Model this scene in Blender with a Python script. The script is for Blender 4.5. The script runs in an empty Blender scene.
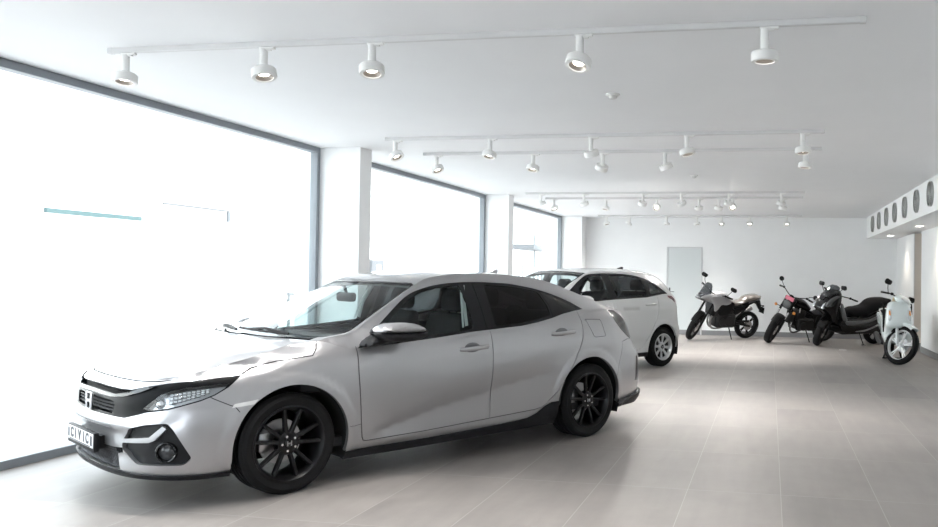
import bpy, bmesh, math, random
import numpy as np
from mathutils import Vector, Matrix
from mathutils.geometry import delaunay_2d_cdt
random.seed(7)
PI = math.pi
scn = bpy.context.scene
COL = scn.collection

# ------------------------------------------------------------------ materials
MATS = {}
def mat(name, col=(.8, .8, .8), rough=.5, metal=0., coat=0., emit=None, estr=1., spec=None, ior=None, trans=0., aniso=0.):
    if name in MATS: return MATS[name]
    m = bpy.data.materials.new(name); m.use_nodes = True
    b = m.node_tree.nodes['Principled BSDF']
    b.inputs['Base Color'].default_value = (*col, 1)
    b.inputs['Roughness'].default_value = rough
    b.inputs['Metallic'].default_value = metal
    b.inputs['Coat Weight'].default_value = coat
    b.inputs['Coat Roughness'].default_value = .03
    if spec is not None: b.inputs['Specular IOR Level'].default_value = spec
    if ior: b.inputs['IOR'].default_value = ior
    if emit:
        b.inputs['Emission Color'].default_value = (*emit, 1); b.inputs['Emission Strength'].default_value = estr
    m.diffuse_color = (*col, 1)
    MATS[name] = m
    return m
def noisy(name, c1, c2, scale=6., rough=(.4, .6), bump=0., detail=6., coat=0., metal=0.):
    if name in MATS: return MATS[name]
    m = mat(name, c1, rough[0], metal, coat); nt = m.node_tree; N = nt.nodes; L = nt.links
    b = N['Principled BSDF']
    tc = N.new('ShaderNodeTexCoord'); no = N.new('ShaderNodeTexNoise')
    no.inputs['Scale'].default_value = scale; no.inputs['Detail'].default_value = detail
    L.new(tc.outputs['Object'], no.inputs['Vector'])
    r = N.new('ShaderNodeValToRGB'); r.color_ramp.elements[0].position = .3; r.color_ramp.elements[1].position = .7
    r.color_ramp.elements[0].color = (*c1, 1); r.color_ramp.elements[1].color = (*c2, 1)
    L.new(no.outputs['Fac'], r.inputs['Fac']); L.new(r.outputs['Color'], b.inputs['Base Color'])
    mr = N.new('ShaderNodeMapRange'); mr.inputs['To Min'].default_value = rough[0]; mr.inputs['To Max'].default_value = rough[1]
    L.new(no.outputs['Fac'], mr.inputs['Value']); L.new(mr.outputs['Result'], b.inputs['Roughness'])
    if bump:
        bp = N.new('ShaderNodeBump'); bp.inputs['Strength'].default_value = bump; bp.inputs['Distance'].default_value = .01
        L.new(no.outputs['Fac'], bp.inputs['Height']); L.new(bp.outputs['Normal'], b.inputs['Normal'])
    return m
def pane(name, tint=(1, 1, 1), refl=.08, rough=.0):
    """thin sheet glass: straight transmission plus a mirror coat that grows at grazing angles"""
    if name in MATS: return MATS[name]
    m = bpy.data.materials.new(name); m.use_nodes = True; nt = m.node_tree; N = nt.nodes; L = nt.links
    N.clear()
    out = N.new('ShaderNodeOutputMaterial'); mx = N.new('ShaderNodeMixShader')
    t = N.new('ShaderNodeBsdfTransparent'); t.inputs[0].default_value = (*tint, 1)
    g = N.new('ShaderNodeBsdfGlossy'); g.inputs['Roughness'].default_value = rough
    lw = N.new('ShaderNodeLayerWeight'); lw.inputs['Blend'].default_value = .5
    pw = N.new('ShaderNodeMath'); pw.operation = 'POWER'; pw.inputs[1].default_value = 4.
    ma = N.new('ShaderNodeMath'); ma.operation = 'MULTIPLY_ADD'; ma.inputs[1].default_value = .75; ma.inputs[2].default_value = refl
    L.new(lw.outputs['Facing'], pw.inputs[0]); L.new(pw.outputs[0], ma.inputs[0])
    L.new(ma.outputs[0], mx.inputs[0]); L.new(t.outputs[0], mx.inputs[1]); L.new(g.outputs[0], mx.inputs[2])
    L.new(mx.outputs[0], out.inputs['Surface'])
    MATS[name] = m
    return m

# ------------------------------------------------------------------ objects
def link(o, parent=None):
    COL.objects.link(o)
    if parent is not None: o.parent = parent
    return o
def tag(o, label=None, cat=None, group=None, kind=None):
    if label: o['label'] = label
    if cat: o['category'] = cat
    if group: o['group'] = group
    if kind: o['kind'] = kind
    return o
def thing(name, label, cat, loc=(0, 0, 0), rz=0., group=None, rot=None):
    o = bpy.data.objects.new(name, None); o.location = loc
    o.rotation_euler = rot if rot else (0, 0, rz); o.empty_display_size = .1
    link(o); return tag(o, label, cat, group)
def copy_tree(o, parent=None):
    c = o.copy(); COL.objects.link(c)
    if parent is not None: c.parent = parent
    for ch in list(o.children): copy_tree(ch, c)
    return c
def V3(a): return Vector(a)

class MB:
    """collects shapes into one mesh"""
    def __init__(s): s.bm = bmesh.new(); s.M = Matrix.Identity(4)
    def _add(s, verts, faces):
        vs = [s.bm.verts.new(s.M @ Vector(v)) for v in verts]; out = []
        for f in faces:
            if len(set(f)) < 3: continue
            try: out.append(s.bm.faces.new([vs[i] for i in f]))
            except ValueError: pass
        return vs, out
    def box(s, x0, x1, y0, y1, z0, z1, bev=0., seg=2, M=None):
        b = bmesh.new()
        bmesh.ops.create_cube(b, size=1)
        for v in b.verts:
            v.co = Vector(((x0+x1)/2 + v.co.x*(x1-x0), (y0+y1)/2 + v.co.y*(y1-y0), (z0+z1)/2 + v.co.z*(z1-z0)))
        if bev: bmesh.ops.bevel(b, geom=list(b.edges), offset=bev, segments=seg, affect='EDGES', profile=.5)
        if M is not None: bmesh.ops.transform(b, matrix=M, verts=list(b.verts))
        s.merge(b); return s
    def merge(s, b):
        b.verts.index_update()
        s._add([v.co.copy() for v in b.verts], [[v.index for v in f.verts] for f in b.faces]); b.free()
    def cyl(s, p, q, r, r2=None, n=16, cap=True):
        return s.tube([p, q], [r, r if r2 is None else r2], n, cap)
    def tube(s, pts, r, n=10, cap=True, closed=False, flat=None):
        pts = [Vector(p) for p in pts]; k = len(pts)
        R = r if isinstance(r, (list, tuple)) else [r]*k
        vs = []; fs = []
        up = None
        for i, p in enumerate(pts):
            if closed: t = pts[(i+1) % k] - pts[i-1]
            else: t = (pts[min(i+1, k-1)] - pts[max(i-1, 0)])
            t.normalize()
            if up is None:
                up = Vector((0, 0, 1)) if abs(t.z) < .9 else Vector((1, 0, 0))
            a = (up - t*up.dot(t)).normalized(); up = a; b = t.cross(a)
            fa = flat if flat else 1.
            for j in range(n):
                th = 2*PI*j/n
                vs.append(p + a*math.cos(th)*R[i]*fa + b*math.sin(th)*R[i])
        m = k if closed else k-1
        for i in range(m):
            i2 = (i+1) % k
            for j in range(n):
                j2 = (j+1) % n
                fs.append((i*n+j, i*n+j2, i2*n+j2, i2*n+j))
        if cap and not closed:
            fs.append(tuple(range(n))[::-1]); fs.append(tuple((k-1)*n+j for j in range(n)))
        s._add(vs, fs); return s
    def lathe(s, prof, n=32, M=None, arc=None):
        """prof: list of (radius, height) turned about local z"""
        vs = []; fs = []; k = len(prof)
        for j in range(n):
            th = 2*PI*j/n
            for (r, h) in prof:
                v = Vector((r*math.cos(th), r*math.sin(th), h))
                vs.append(M @ v if M is not None else v)
        for j in range(n):
            j2 = (j+1) % n
            for i in range(k-1):
                fs.append((j*k+i, j2*k+i, j2*k+i+1, j*k+i+1))
        s._add(vs, fs); return s
    def prism(s, poly, y0, y1, bev=0., axis='y', seg=2, M=None):
        """polygon in (x,z) extruded along y"""
        b = bmesh.new()
        def pt(a, c, y): return (a, y, c) if axis == 'y' else ((y, a, c) if axis == 'x' else (a, c, y))
        A = [b.verts.new(pt(a, c, y0)) for a, c in poly]; B = [b.verts.new(pt(a, c, y1)) for a, c in poly]
        n = len(poly); b.faces.new(A[::-1]); b.faces.new(B)
        for i in range(n): b.faces.new((A[i], A[(i+1) % n], B[(i+1) % n], B[i]))
        bmesh.ops.recalc_face_normals(b, faces=list(b.faces))
        if bev: bmesh.ops.bevel(b, geom=list(b.edges), offset=bev, segments=seg, affect='EDGES', profile=.5)
        if M is not None: bmesh.ops.transform(b, matrix=M, verts=list(b.verts))
        s.merge(b); return s
    def ball(s, c, rx, ry=None, rz=None, n=16, m=10, M=None):
        ry = rx if ry is None else ry; rz = rx if rz is None else rz
        vs = []; fs = []
        for i in range(m+1):
            ph = PI*i/m
            for j in range(n):
                th = 2*PI*j/n
                v = Vector((rx*math.sin(ph)*math.cos(th), ry*math.sin(ph)*math.sin(th), rz*math.cos(ph)))
                vs.append((M @ v if M is not None else v) + Vector(c))
        for i in range(m):
            for j in range(n):
                fs.append((i*n+j, (i+1)*n+j, (i+1)*n+(j+1) % n, i*n+(j+1) % n))
        s._add(vs, fs); return s
    def inflate(s, outline, w, y0=0., edge=.35, step=.03, power=.5, tilt=None, smooth=True):
        """pillow from a closed (x,z) outline: half thickness w in the middle, edge*w at the rim; w may be f(x,z); y0 may be f(x,z)"""
        pts = smooth_closed(outline, step) if smooth else densify(outline + [outline[0]], step)[:-1]
        P, T = cdt_fill(pts, step)
        d = dist_to_poly(P, np.array(pts)); D = max(d.max(), 1e-6)
        d = np.where(d < 1e-5, 0, d)
        sh = edge + (1-edge)*np.power(np.clip(1-(1-np.clip(d/(D*.95), 0, 1))**2, 0, 1), power)
        vs = []; fs = []; n = len(P)
        for sg in (-1, 1):
            for (x, z), h in zip(P, sh):
                ww = w(x, z) if callable(w) else w; yy = y0(x, z) if callable(y0) else y0
                vs.append((x, yy + sg*ww*h, z))
        for t in T:
            fs.append((t[0], t[1], t[2])); fs.append((n+t[2], n+t[1], n+t[0]))
        m = len(pts)
        for i in range(m):
            j = (i+1) % m
            fs.append((i, j, n+j, n+i))
        s._add(vs, fs); return s
    def build(s, name, material=None, parent=None, smooth=40, recalc=True, bevel=None):
        bmesh.ops.remove_doubles(s.bm, verts=list(s.bm.verts), dist=1e-6)
        if recalc: bmesh.ops.recalc_face_normals(s.bm, faces=list(s.bm.faces))
        me = bpy.data.meshes.new(name); s.bm.to_mesh(me); s.bm.free()
        if material: me.materials.append(material)
        if smooth:
            for p in me.polygons: p.use_smooth = True
            me.set_sharp_from_angle(angle=math.radians(smooth))
        o = bpy.data.objects.new(name, me)
        return link(o, parent)

def densify(pts, step):
    out = []
    for a, b in zip(pts[:-1], pts[1:]):
        a = np.array(a, float); b = np.array(b, float); n = max(1, int(math.ceil(np.linalg.norm(b-a)/step)))
        for i in range(n): out.append(tuple(a + (b-a)*i/n))
    out.append(tuple(map(float, pts[-1])))
    return out
def crspline(P, closed=False, step=.03):
    P = [np.array(p, float) for p in P]; n = len(P); out = []
    m = n if closed else n-1
    for i in range(m):
        p1, p2 = P[i], P[(i+1) % n]
        p0 = P[i-1] if (closed or i > 0) else 2*p1-p2
        p3 = P[(i+2) % n] if (closed or i+2 < n) else 2*p2-p1
        k = max(1, int(math.ceil(np.linalg.norm(p2-p1)/step)))
        for j in range(k):
            t = j/k
            out.append(tuple(.5*((2*p1)+(-p0+p2)*t+(2*p0-5*p1+4*p2-p3)*t*t+(-p0+3*p1-3*p2+p3)*t**3)))
    if not closed: out.append(tuple(P[-1]))
    return out
def smooth_closed(P, step): return crspline(P, True, step)
def inside(P, poly):
    P = np.asarray(P); x = P[:, 0]; y = P[:, 1]; r = np.zeros(len(P), bool)
    q = np.asarray(poly); j = len(q)-1
    for i in range(len(q)):
        xi, yi = q[i]; xj, yj = q[j]
        if yi != yj:
            c = ((yi > y) != (yj > y)) & (x < (xj-xi)*(y-yi)/(yj-yi)+xi)
            r ^= c
        j = i
    return r
def dist_to_segs(P, A, B):
    P = np.asarray(P); out = np.full(len(P), 1e9)
    for a, b in zip(A, B):
        d = b-a; L = d@d
        t = np.clip(((P-a)@d)/(L if L > 1e-14 else 1), 0, 1)
        q = P-(a+t[:, None]*d); out = np.minimum(out, np.sqrt((q*q).sum(1)))
    return out
def dist_to_poly(P, poly): return dist_to_segs(P, poly, np.roll(poly, -1, axis=0))
def hexgrid(x0, x1, y0, y1, st):
    out = []; r = 0; y = y0
    while y < y1:
        xs = np.arange(x0 + (st/2 if r % 2 else 0), x1, st)
        out.append(np.stack([xs, np.full(len(xs), y)], 1)); y += st*.866; r += 1
    return np.concatenate(out)
def cdt_fill(pts, step):
    q = np.array(pts); g = hexgrid(q[:, 0].min(), q[:, 0].max(), q[:, 1].min(), q[:, 1].max(), step)
    g = g[inside(g, q)]
    if len(g): g = g[dist_to_poly(g, q) > .5*step]
    n = len(q)
    allp = [Vector(p) for p in q] + [Vector(p) for p in g]
    r = delaunay_2d_cdt(allp, [(i, (i+1) % n) for i in range(n)], [], 0, 1e-7)
    P = np.array([tuple(v) for v in r[0]]); T = r[2]
    # keep boundary ordering: output verts keep input order when nothing merges
    c = np.array([(P[t[0]]+P[t[1]]+P[t[2]])/3 for t in T]); k = inside(c, q)
    return P, [tuple(t) for t, b in zip(T, k) if b]
class Pchip:
    def __init__(s, x, y):
        s.x = np.array(x, float); s.y = np.array(y, float); h = np.diff(s.x); d = np.diff(s.y)/h
        n = len(s.x); m = np.zeros(n)
        if n == 2: m[:] = d[0]
        else:
            for i in range(1, n-1):
                if d[i-1]*d[i] > 0:
                    w1 = 2*h[i]+h[i-1]; w2 = h[i]+2*h[i-1]; m[i] = (w1+w2)/(w1/d[i-1]+w2/d[i])
            m[0] = d[0]; m[-1] = d[-1]
        s.m = m
    def __call__(s, t):
        t = np.clip(np.asarray(t, float), s.x[0], s.x[-1]); i = np.clip(np.searchsorted(s.x, t, 'right')-1, 0, len(s.x)-2)
        h = s.x[i+1]-s.x[i]; u = (t-s.x[i])/h
        return ((1+2*u)*(1-u)**2*s.y[i] + u*(1-u)**2*h*s.m[i] + u*u*(3-2*u)*s.y[i+1] + u*u*(u-1)*h*s.m[i+1])
def text_mesh(txt, size, depth=.002, bold=0.):
    c = bpy.data.curves.new('t', 'FONT'); c.body = txt; c.size = size; c.extrude = depth; c.offset = bold
    c.align_x = 'CENTER'; c.align_y = 'CENTER'
    o = bpy.data.objects.new('t', c); COL.objects.link(o)
    dg = bpy.context.evaluated_depsgraph_get(); dg.update()
    me = bpy.data.meshes.new_from_object(o.evaluated_get(dg))
    bpy.data.objects.remove(o); bpy.data.curves.remove(c)
    return me
def add_text(mb, txt, size, M, depth=.002, bold=0.):
    me = text_mesh(txt, size, depth, bold)
    b = bmesh.new(); b.from_mesh(me); bmesh.ops.transform(b, matrix=M, verts=list(b.verts)); mb.merge(b)
    bpy.data.meshes.remove(me)
# ------------------------------------------------------------------ car bodies
def lerp(a, b, t): return a+(b-a)*t
def sstep(a, b, x):
    t = np.clip((x-a)/(b-a), 0, 1); return t*t*(3-2*t)
def stroke(pl, w, closed=False):
    """thin polygon along a polyline"""
    P = np.array(pl, float); n = len(P); T = np.zeros_like(P)
    T[1:-1] = P[2:]-P[:-2]; T[0] = P[1]-P[0]; T[-1] = P[-1]-P[-2]
    T /= np.linalg.norm(T, axis=1)[:, None]+1e-12
    N = np.stack([-T[:, 1], T[:, 0]], 1)*w/2
    return [tuple(p) for p in np.concatenate([P+N, (P-N)[::-1]])]
def circle(cx, cy, r, n=40, a0=0, a1=2*PI, ry=None):
    ry = ry or r
    k = n if abs(a1-a0-2*PI) < 1e-6 else n+1
    return [(cx+r*math.cos(a0+(a1-a0)*i/n), cy+ry*math.sin(a0+(a1-a0)*i/n)) for i in range(k)]
def roundpoly(P, r, seg=5):
    out = []; n = len(P)
    for i in range(n):
        a, b, c = (np.array(P[i-1], float), np.array(P[i], float), np.array(P[(i+1) % n], float))
        u = a-b; v = c-b; lu = np.linalg.norm(u); lv = np.linalg.norm(v); rr = min(r, lu*.45, lv*.45)
        p = b+u/lu*rr; q = b+v/lv*rr
        for k in range(seg+1):
            t = k/seg; out.append(tuple((1-t)**2*p+2*t*(1-t)*b+t*t*q))
    return out

class Shell:
    def __init__(s, spec):
        s.sp = spec; s.parts = {}
        P = crspline([(2*spec['plan'][0][0]-spec['plan'][1][0], -spec['plan'][1][1])]*0 + spec['plan'], False, .02)
        P = np.array(P); d = np.linalg.norm(np.diff(P, axis=0), axis=1)
        s.S = np.concatenate([[0], np.cumsum(d)]); s.P = P; s.end = s.S[-1]
        t = np.gradient(P, s.S, axis=0); t[0] = (0, 1); t[-1] = (0, -1); t /= np.linalg.norm(t, axis=1)[:, None]
        s.Nin = np.stack([t[:, 1], -t[:, 0]], 1)
        # offset table
        st = [(s.sx(k) if kind == 'x' else (s.end if kind == 'end' else k), prof) for kind, k, prof in spec['stations']]
        zg = np.linspace(.10, spec['zmax'], 161); ss = np.array([a for a, _ in st])
        rows = np.array([Pchip([p[0] for p in pr], [p[1] for p in pr])(zg) for _, pr in st])
        sg = np.linspace(0, s.end, 241); tab = np.stack([Pchip(ss, rows[:, j])(sg) for j in range(len(zg))], 1)
        for _ in range(2):
            tab[1:-1] = .25*tab[:-2]+.5*tab[1:-1]+.25*tab[2:]; tab[:, 1:-1] = .25*tab[:, :-2]+.5*tab[:, 1:-1]+.25*tab[:, 2:]
        s.zg, s.sg, s.tab = zg, sg, tab
        tt = [(s.sx(k) if kind == 'x' else (s.end if kind == 'end' else k), z) for kind, k, z in spec['top']]
        s.T = Pchip([a for a, _ in tt], [b for _, b in tt])
        bb = [(s.sx(k) if kind == 'x' else (s.end if kind == 'end' else k), z) for kind, k, z in spec['bottom']]
        s.B = Pchip([a for a, _ in bb], [b for _, b in bb])
        # ---- top spine
        q = 0; rowsq = []; prev = None
        for kind, e, c in spec['spine']:
            if kind == 's' or kind == 'x':
                sv = s.sx(e) if kind == 'x' else e; E = s.ring(np.array([sv]), s.T(np.array([sv])))[0]
            else: sv = None; E = np.array(e)
            m = np.array([(E[0]+c[0])/2, (E[2]+c[1])/2])
            if prev is not None: q += np.linalg.norm(m-prev)
            prev = m; rowsq.append((q, sv, E, c))
        s.rows = rowsq; Q = [r[0] for r in rowsq]
        s.qend = q
        s.Ec = [Pchip(Q, [r[2][i] for r in rowsq]) for i in range(3)]; s.Cc = [Pchip(Q, [r[3][i] for r in rowsq]) for i in range(2)]
        h = [(r[0], r[1]) for r in rowsq[:-1] if r[1] is not None]
        s.qh = h[-1][0]; s.sq = Pchip([a for a, _ in h], [b for _, b in h])
        s.s0 = rowsq[0][1]; s.s1 = rowsq[-1][1]
        s.pw = spec.get('crown', 2.2)
        s.scale_t = spec.get('tscale', .7)
        # tables of side boundaries for the greenhouse
        sv = np.linspace(s.sq(np.array([s.qh]))[0], s.s1, 160); Tp = s.ring(sv, s.T(sv)); s.Tp = Tp
        qv = np.linspace(s.qh, s.qend, 240); s.Ep = s.E(qv)
    def sx(s, x): return float(np.interp(x, s.P[:, 0], s.S))
    def XZ(s, pl): return [(s.sx(x), z) for x, z in pl]
    def ring(s, a, z):
        a = np.asarray(a, float); z = np.asarray(z, float)
        fi = np.clip((a-s.sg[0])/(s.sg[1]-s.sg[0]), 0, len(s.sg)-1.001); fj = np.clip((z-s.zg[0])/(s.zg[1]-s.zg[0]), 0, len(s.zg)-1.001)
        i = fi.astype(int); j = fj.astype(int); u = fi-i; v = fj-j
        d = s.tab[i, j]*(1-u)*(1-v)+s.tab[i+1, j]*u*(1-v)+s.tab[i, j+1]*(1-u)*v+s.tab[i+1, j+1]*u*v
        x = np.interp(a, s.S, s.P[:, 0]); y = np.interp(a, s.S, s.P[:, 1])
        if 'disp' in s.sp: d = d + s.sp['disp'](x, z, a)
        nx = np.interp(a, s.S, s.Nin[:, 0]); ny = np.interp(a, s.S, s.Nin[:, 1])
        return np.stack([x+d*nx, y+d*ny, z], -1)
    def E(s, q):
        q = np.asarray(q, float); e = np.stack([c(q) for c in s.Ec], -1)
        m = q < s.qh
        if m.any():
            sv = s.sq(q[m]); e[m] = s.ring(sv, s.T(sv))
        return e
    def base(s, q, t):
        e = s.E(q); cx = s.Cc[0](q); cz = s.Cc[1](q); w = np.abs(t)**s.pw
        return np.stack([cx+(e[:, 0]-cx)*w, e[:, 1]*t, cz+(e[:, 2]-cz)*w], -1)
    def spine(s, q, b):
        q = np.asarray(q, float); t = np.clip(np.asarray(b, float)/s.scale_t, 0, 1)
        p = s.base(q, t)
        for q0, sa, sb, L in ((0., 0., s.s0, .25), (s.qend, s.end, s.s1, .2)):
            sv = np.linspace(sa, sb, 80); R = s.ring(sv, s.T(sv)); tt = R[:, 1]/R[-1, 1]
            target = np.stack([np.interp(t, tt, R[:, k]) for k in range(3)], -1)
            diff = target - s.base(np.full_like(q, q0), t)
            w = 1-sstep(0, L, np.abs(q-q0)); p = p + diff*w[:, None]
        return p
    def side(s, x, z):
        x = np.asarray(x, float); z = np.asarray(z, float)
        zt = np.interp(x, s.Tp[:, 0], s.Tp[:, 2]); yt = np.interp(x, s.Tp[:, 0], s.Tp[:, 1])
        ze = np.interp(x, s.Ep[:, 0], s.Ep[:, 2]); ye = np.interp(x, s.Ep[:, 0], s.Ep[:, 1])
        f = np.clip((z-zt)/np.maximum(ze-zt, 1e-4), 0, 1)
        y = yt+(ye-yt)*f + s.sp.get('bulge', .018)*4*f*(1-f)*np.clip((ze-zt)/.3, 0, 1)
        return np.stack([x, y, z], -1)
    # ---- meshing
    def patch(s, outline, regions, fn, step, default, disp={}, flange={}, onesided=()):
        ol = np.array(densify(list(outline)+[outline[0]], step)[:-1])
        segs = []; pts = []
        def addpoly(pl):
            b = len(pts); n = len(pl); pts.extend(pl); segs.extend([(b+i, b+(i+1) % n) for i in range(n)])
        addpoly([tuple(p) for p in ol])
        regs = []
        for key, pl in regions:
            d = densify(list(pl)+[pl[0]], step)[:-1]; regs.append((key, np.array(d))); addpoly(d)
        A = np.array(pts); a = A[[i for i, _ in segs]]; b = A[[j for _, j in segs]]
        g = hexgrid(ol[:, 0].min(), ol[:, 0].max(), ol[:, 1].min(), ol[:, 1].max(), step)
        g = g[inside(g, ol)]; g = g[dist_to_segs(g, a, b) > .45*step]
        r = delaunay_2d_cdt([Vector(p) for p in pts]+[Vector(p) for p in g], segs, [], 0, 1e-6)
        P = np.array([tuple(v) for v in r[0]]); T = np.array([t for t in r[2] if len(t) == 3])
        c = P[T].mean(1); keep = inside(c, ol)
        ar = np.abs((P[T[:, 1], 0]-P[T[:, 0], 0])*(P[T[:, 2], 1]-P[T[:, 0], 1])-(P[T[:, 2], 0]-P[T[:, 0], 0])*(P[T[:, 1], 1]-P[T[:, 0], 1]))
        keep &= ar > 1e-10
        T = T[keep]; c = c[keep]
        key = np.array([default]*len(T), dtype=object)
        for k, pl in regs: key[inside(c, pl)] = k
        X = fn(P[:, 0], P[:, 1]); e = .006
        du = fn(P[:, 0]+e, P[:, 1])-fn(P[:, 0]-e, P[:, 1]); dv = fn(P[:, 0], P[:, 1]+e)-fn(P[:, 0], P[:, 1]-e)
        Nn = np.cross(du, dv); Nn /= np.linalg.norm(Nn, axis=1)[:, None]+1e-12
        ctr = np.array(s.sp.get('centre', (1.35, 0, .6)))
        if ((X-ctr)*Nn).sum(1).mean() < 0: Nn = -Nn
        for k in sorted(set(key)):
            if k in ('none',): continue
            t = T[key == k]; s.put(k, X, Nn, t, disp.get(k, 0.), flange.get(k, .014), k in onesided)
    def put(s, k, X, N, t, disp=0., fl=.014, onesided=False):
        used = np.unique(t); mp = -np.ones(len(X), int); mp[used] = np.arange(len(used))
        V = X[used]-N[used]*disp; NN = N[used]; t = mp[t]
        # winding to match normals
        fn_ = np.cross(V[t[:, 1]]-V[t[:, 0]], V[t[:, 2]]-V[t[:, 0]]); bad = (fn_*NN[t].mean(1)).sum(1) < 0
        t[bad] = t[bad][:, ::-1]
        F = [tuple(x) for x in t]; LN = [[NN[i] for i in f] for f in F]
        VV = [v for v in V]
        if fl:
            cnt = {}
            for f in F:
                for i in range(3): cnt[(f[i], f[(i+1) % 3])] = 1
            low = {}
            for (i, j) in list(cnt):
                if (j, i) in cnt: continue
                if abs(V[i][1]) < 1e-5 and abs(V[j][1]) < 1e-5: continue
                for q in (i, j):
                    if q not in low: low[q] = len(VV); VV.append(V[q]-NN[q]*fl)
                f = (j, i, low[i], low[j]); F.append(f)
                n = np.cross(VV[i]-VV[j], VV[low[i]]-VV[j]); n /= np.linalg.norm(n)+1e-12
                LN.append([n]*4)
        VV = np.array(VV)
        for side in ((-1,) if onesided else (-1, 1)):
            if '#' in k: kk = k + ('L' if side < 0 else 'R')
            else: kk = k
            d = s.parts.setdefault(kk, {'V': [], 'F': [], 'N': [], 'n': 0})
            W = VV*np.array([1, side, 1]); b = d['n']
            d['V'].extend(map(tuple, W)); d['n'] += len(W)
            for f, ln in zip(F, LN):
                if side > 0: d['F'].append(tuple(b+i for i in f)); d['N'].extend([tuple(n) for n in ln])
                else:
                    d['F'].append(tuple(b+i for i in f[::-1])); d['N'].extend([(n[0], -n[1], n[2]) for n in ln[::-1]])
    def weld(s, d, tol=6e-5):
        """join vertices of neighbouring patches that share a spot"""
        from mathutils.kdtree import KDTree
        kd = KDTree(d['n'])
        for i, v in enumerate(d['V']): kd.insert(v, i)
        kd.balance(); mp = list(range(d['n']))
        for i, v in enumerate(d['V']): mp[i] = min(j for _, j, _ in kd.find_range(v, tol))
        F = []; N = []; p = 0; seen = set()
        for f in d['F']:
            g = tuple(mp[i] for i in f); ln = d['N'][p:p+len(f)]; p += len(f)
            if len(set(g)) == len(g) and frozenset(g) not in seen: F.append(g); N.extend(ln); seen.add(frozenset(g))
        d['F'] = F; d['N'] = N
    def spine_outline(s):
        """outline of the top patch whose hood edges use the same sample points as the lower body"""
        W = s.scale_t; sv = np.linspace(0, s.end, int(s.end/.02)+1); qq = np.linspace(0, s.qh, 600); sq = s.sq(qq)
        qe = [float(np.interp(v, sq, qq)) for v in sv if s.s0+1e-4 < v < sq[-1]-1e-4]
        return [(0, 0), (s.qend, 0), (s.qend, W), (s.qh, W)]+[(q, W) for q in qe[::-1]]+[(0, W)]
    def obj(s, k, name, material, parent):
        if k not in s.parts: return None
        d = s.parts[k]
        if k == 'hood': s.weld(d)
        me = bpy.data.meshes.new(name); me.from_pydata(d['V'], [], d['F'])
        me.materials.append(material)
        if len(me.loops) == len(d['N']):
            for p in me.polygons: p.use_smooth = True
            me.normals_split_custom_set(d['N'])
        o = bpy.data.objects.new(name, me); return link(o, parent)
    def ring_outline(s, a0=0, a1=None, step=.02):
        a1 = s.end if a1 is None else a1; sv = np.linspace(a0, a1, int((a1-a0)/step)+1)
        return [(x, s.B(x)) for x in sv]+[(x, float(s.T(x))) for x in sv[::-1]]
    def side_outline(s):
        lo = [(p[0], p[2]) for p in s.Tp]; up = [(p[0], p[2]) for p in s.Ep[::-1]]
        return lo+up[1:-1]
    def q_at(s, x):  # q whose edge point has this x
        qv = np.linspace(0, s.qend, 400); return float(np.interp(x, s.E(qv)[:, 0], qv))

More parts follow.
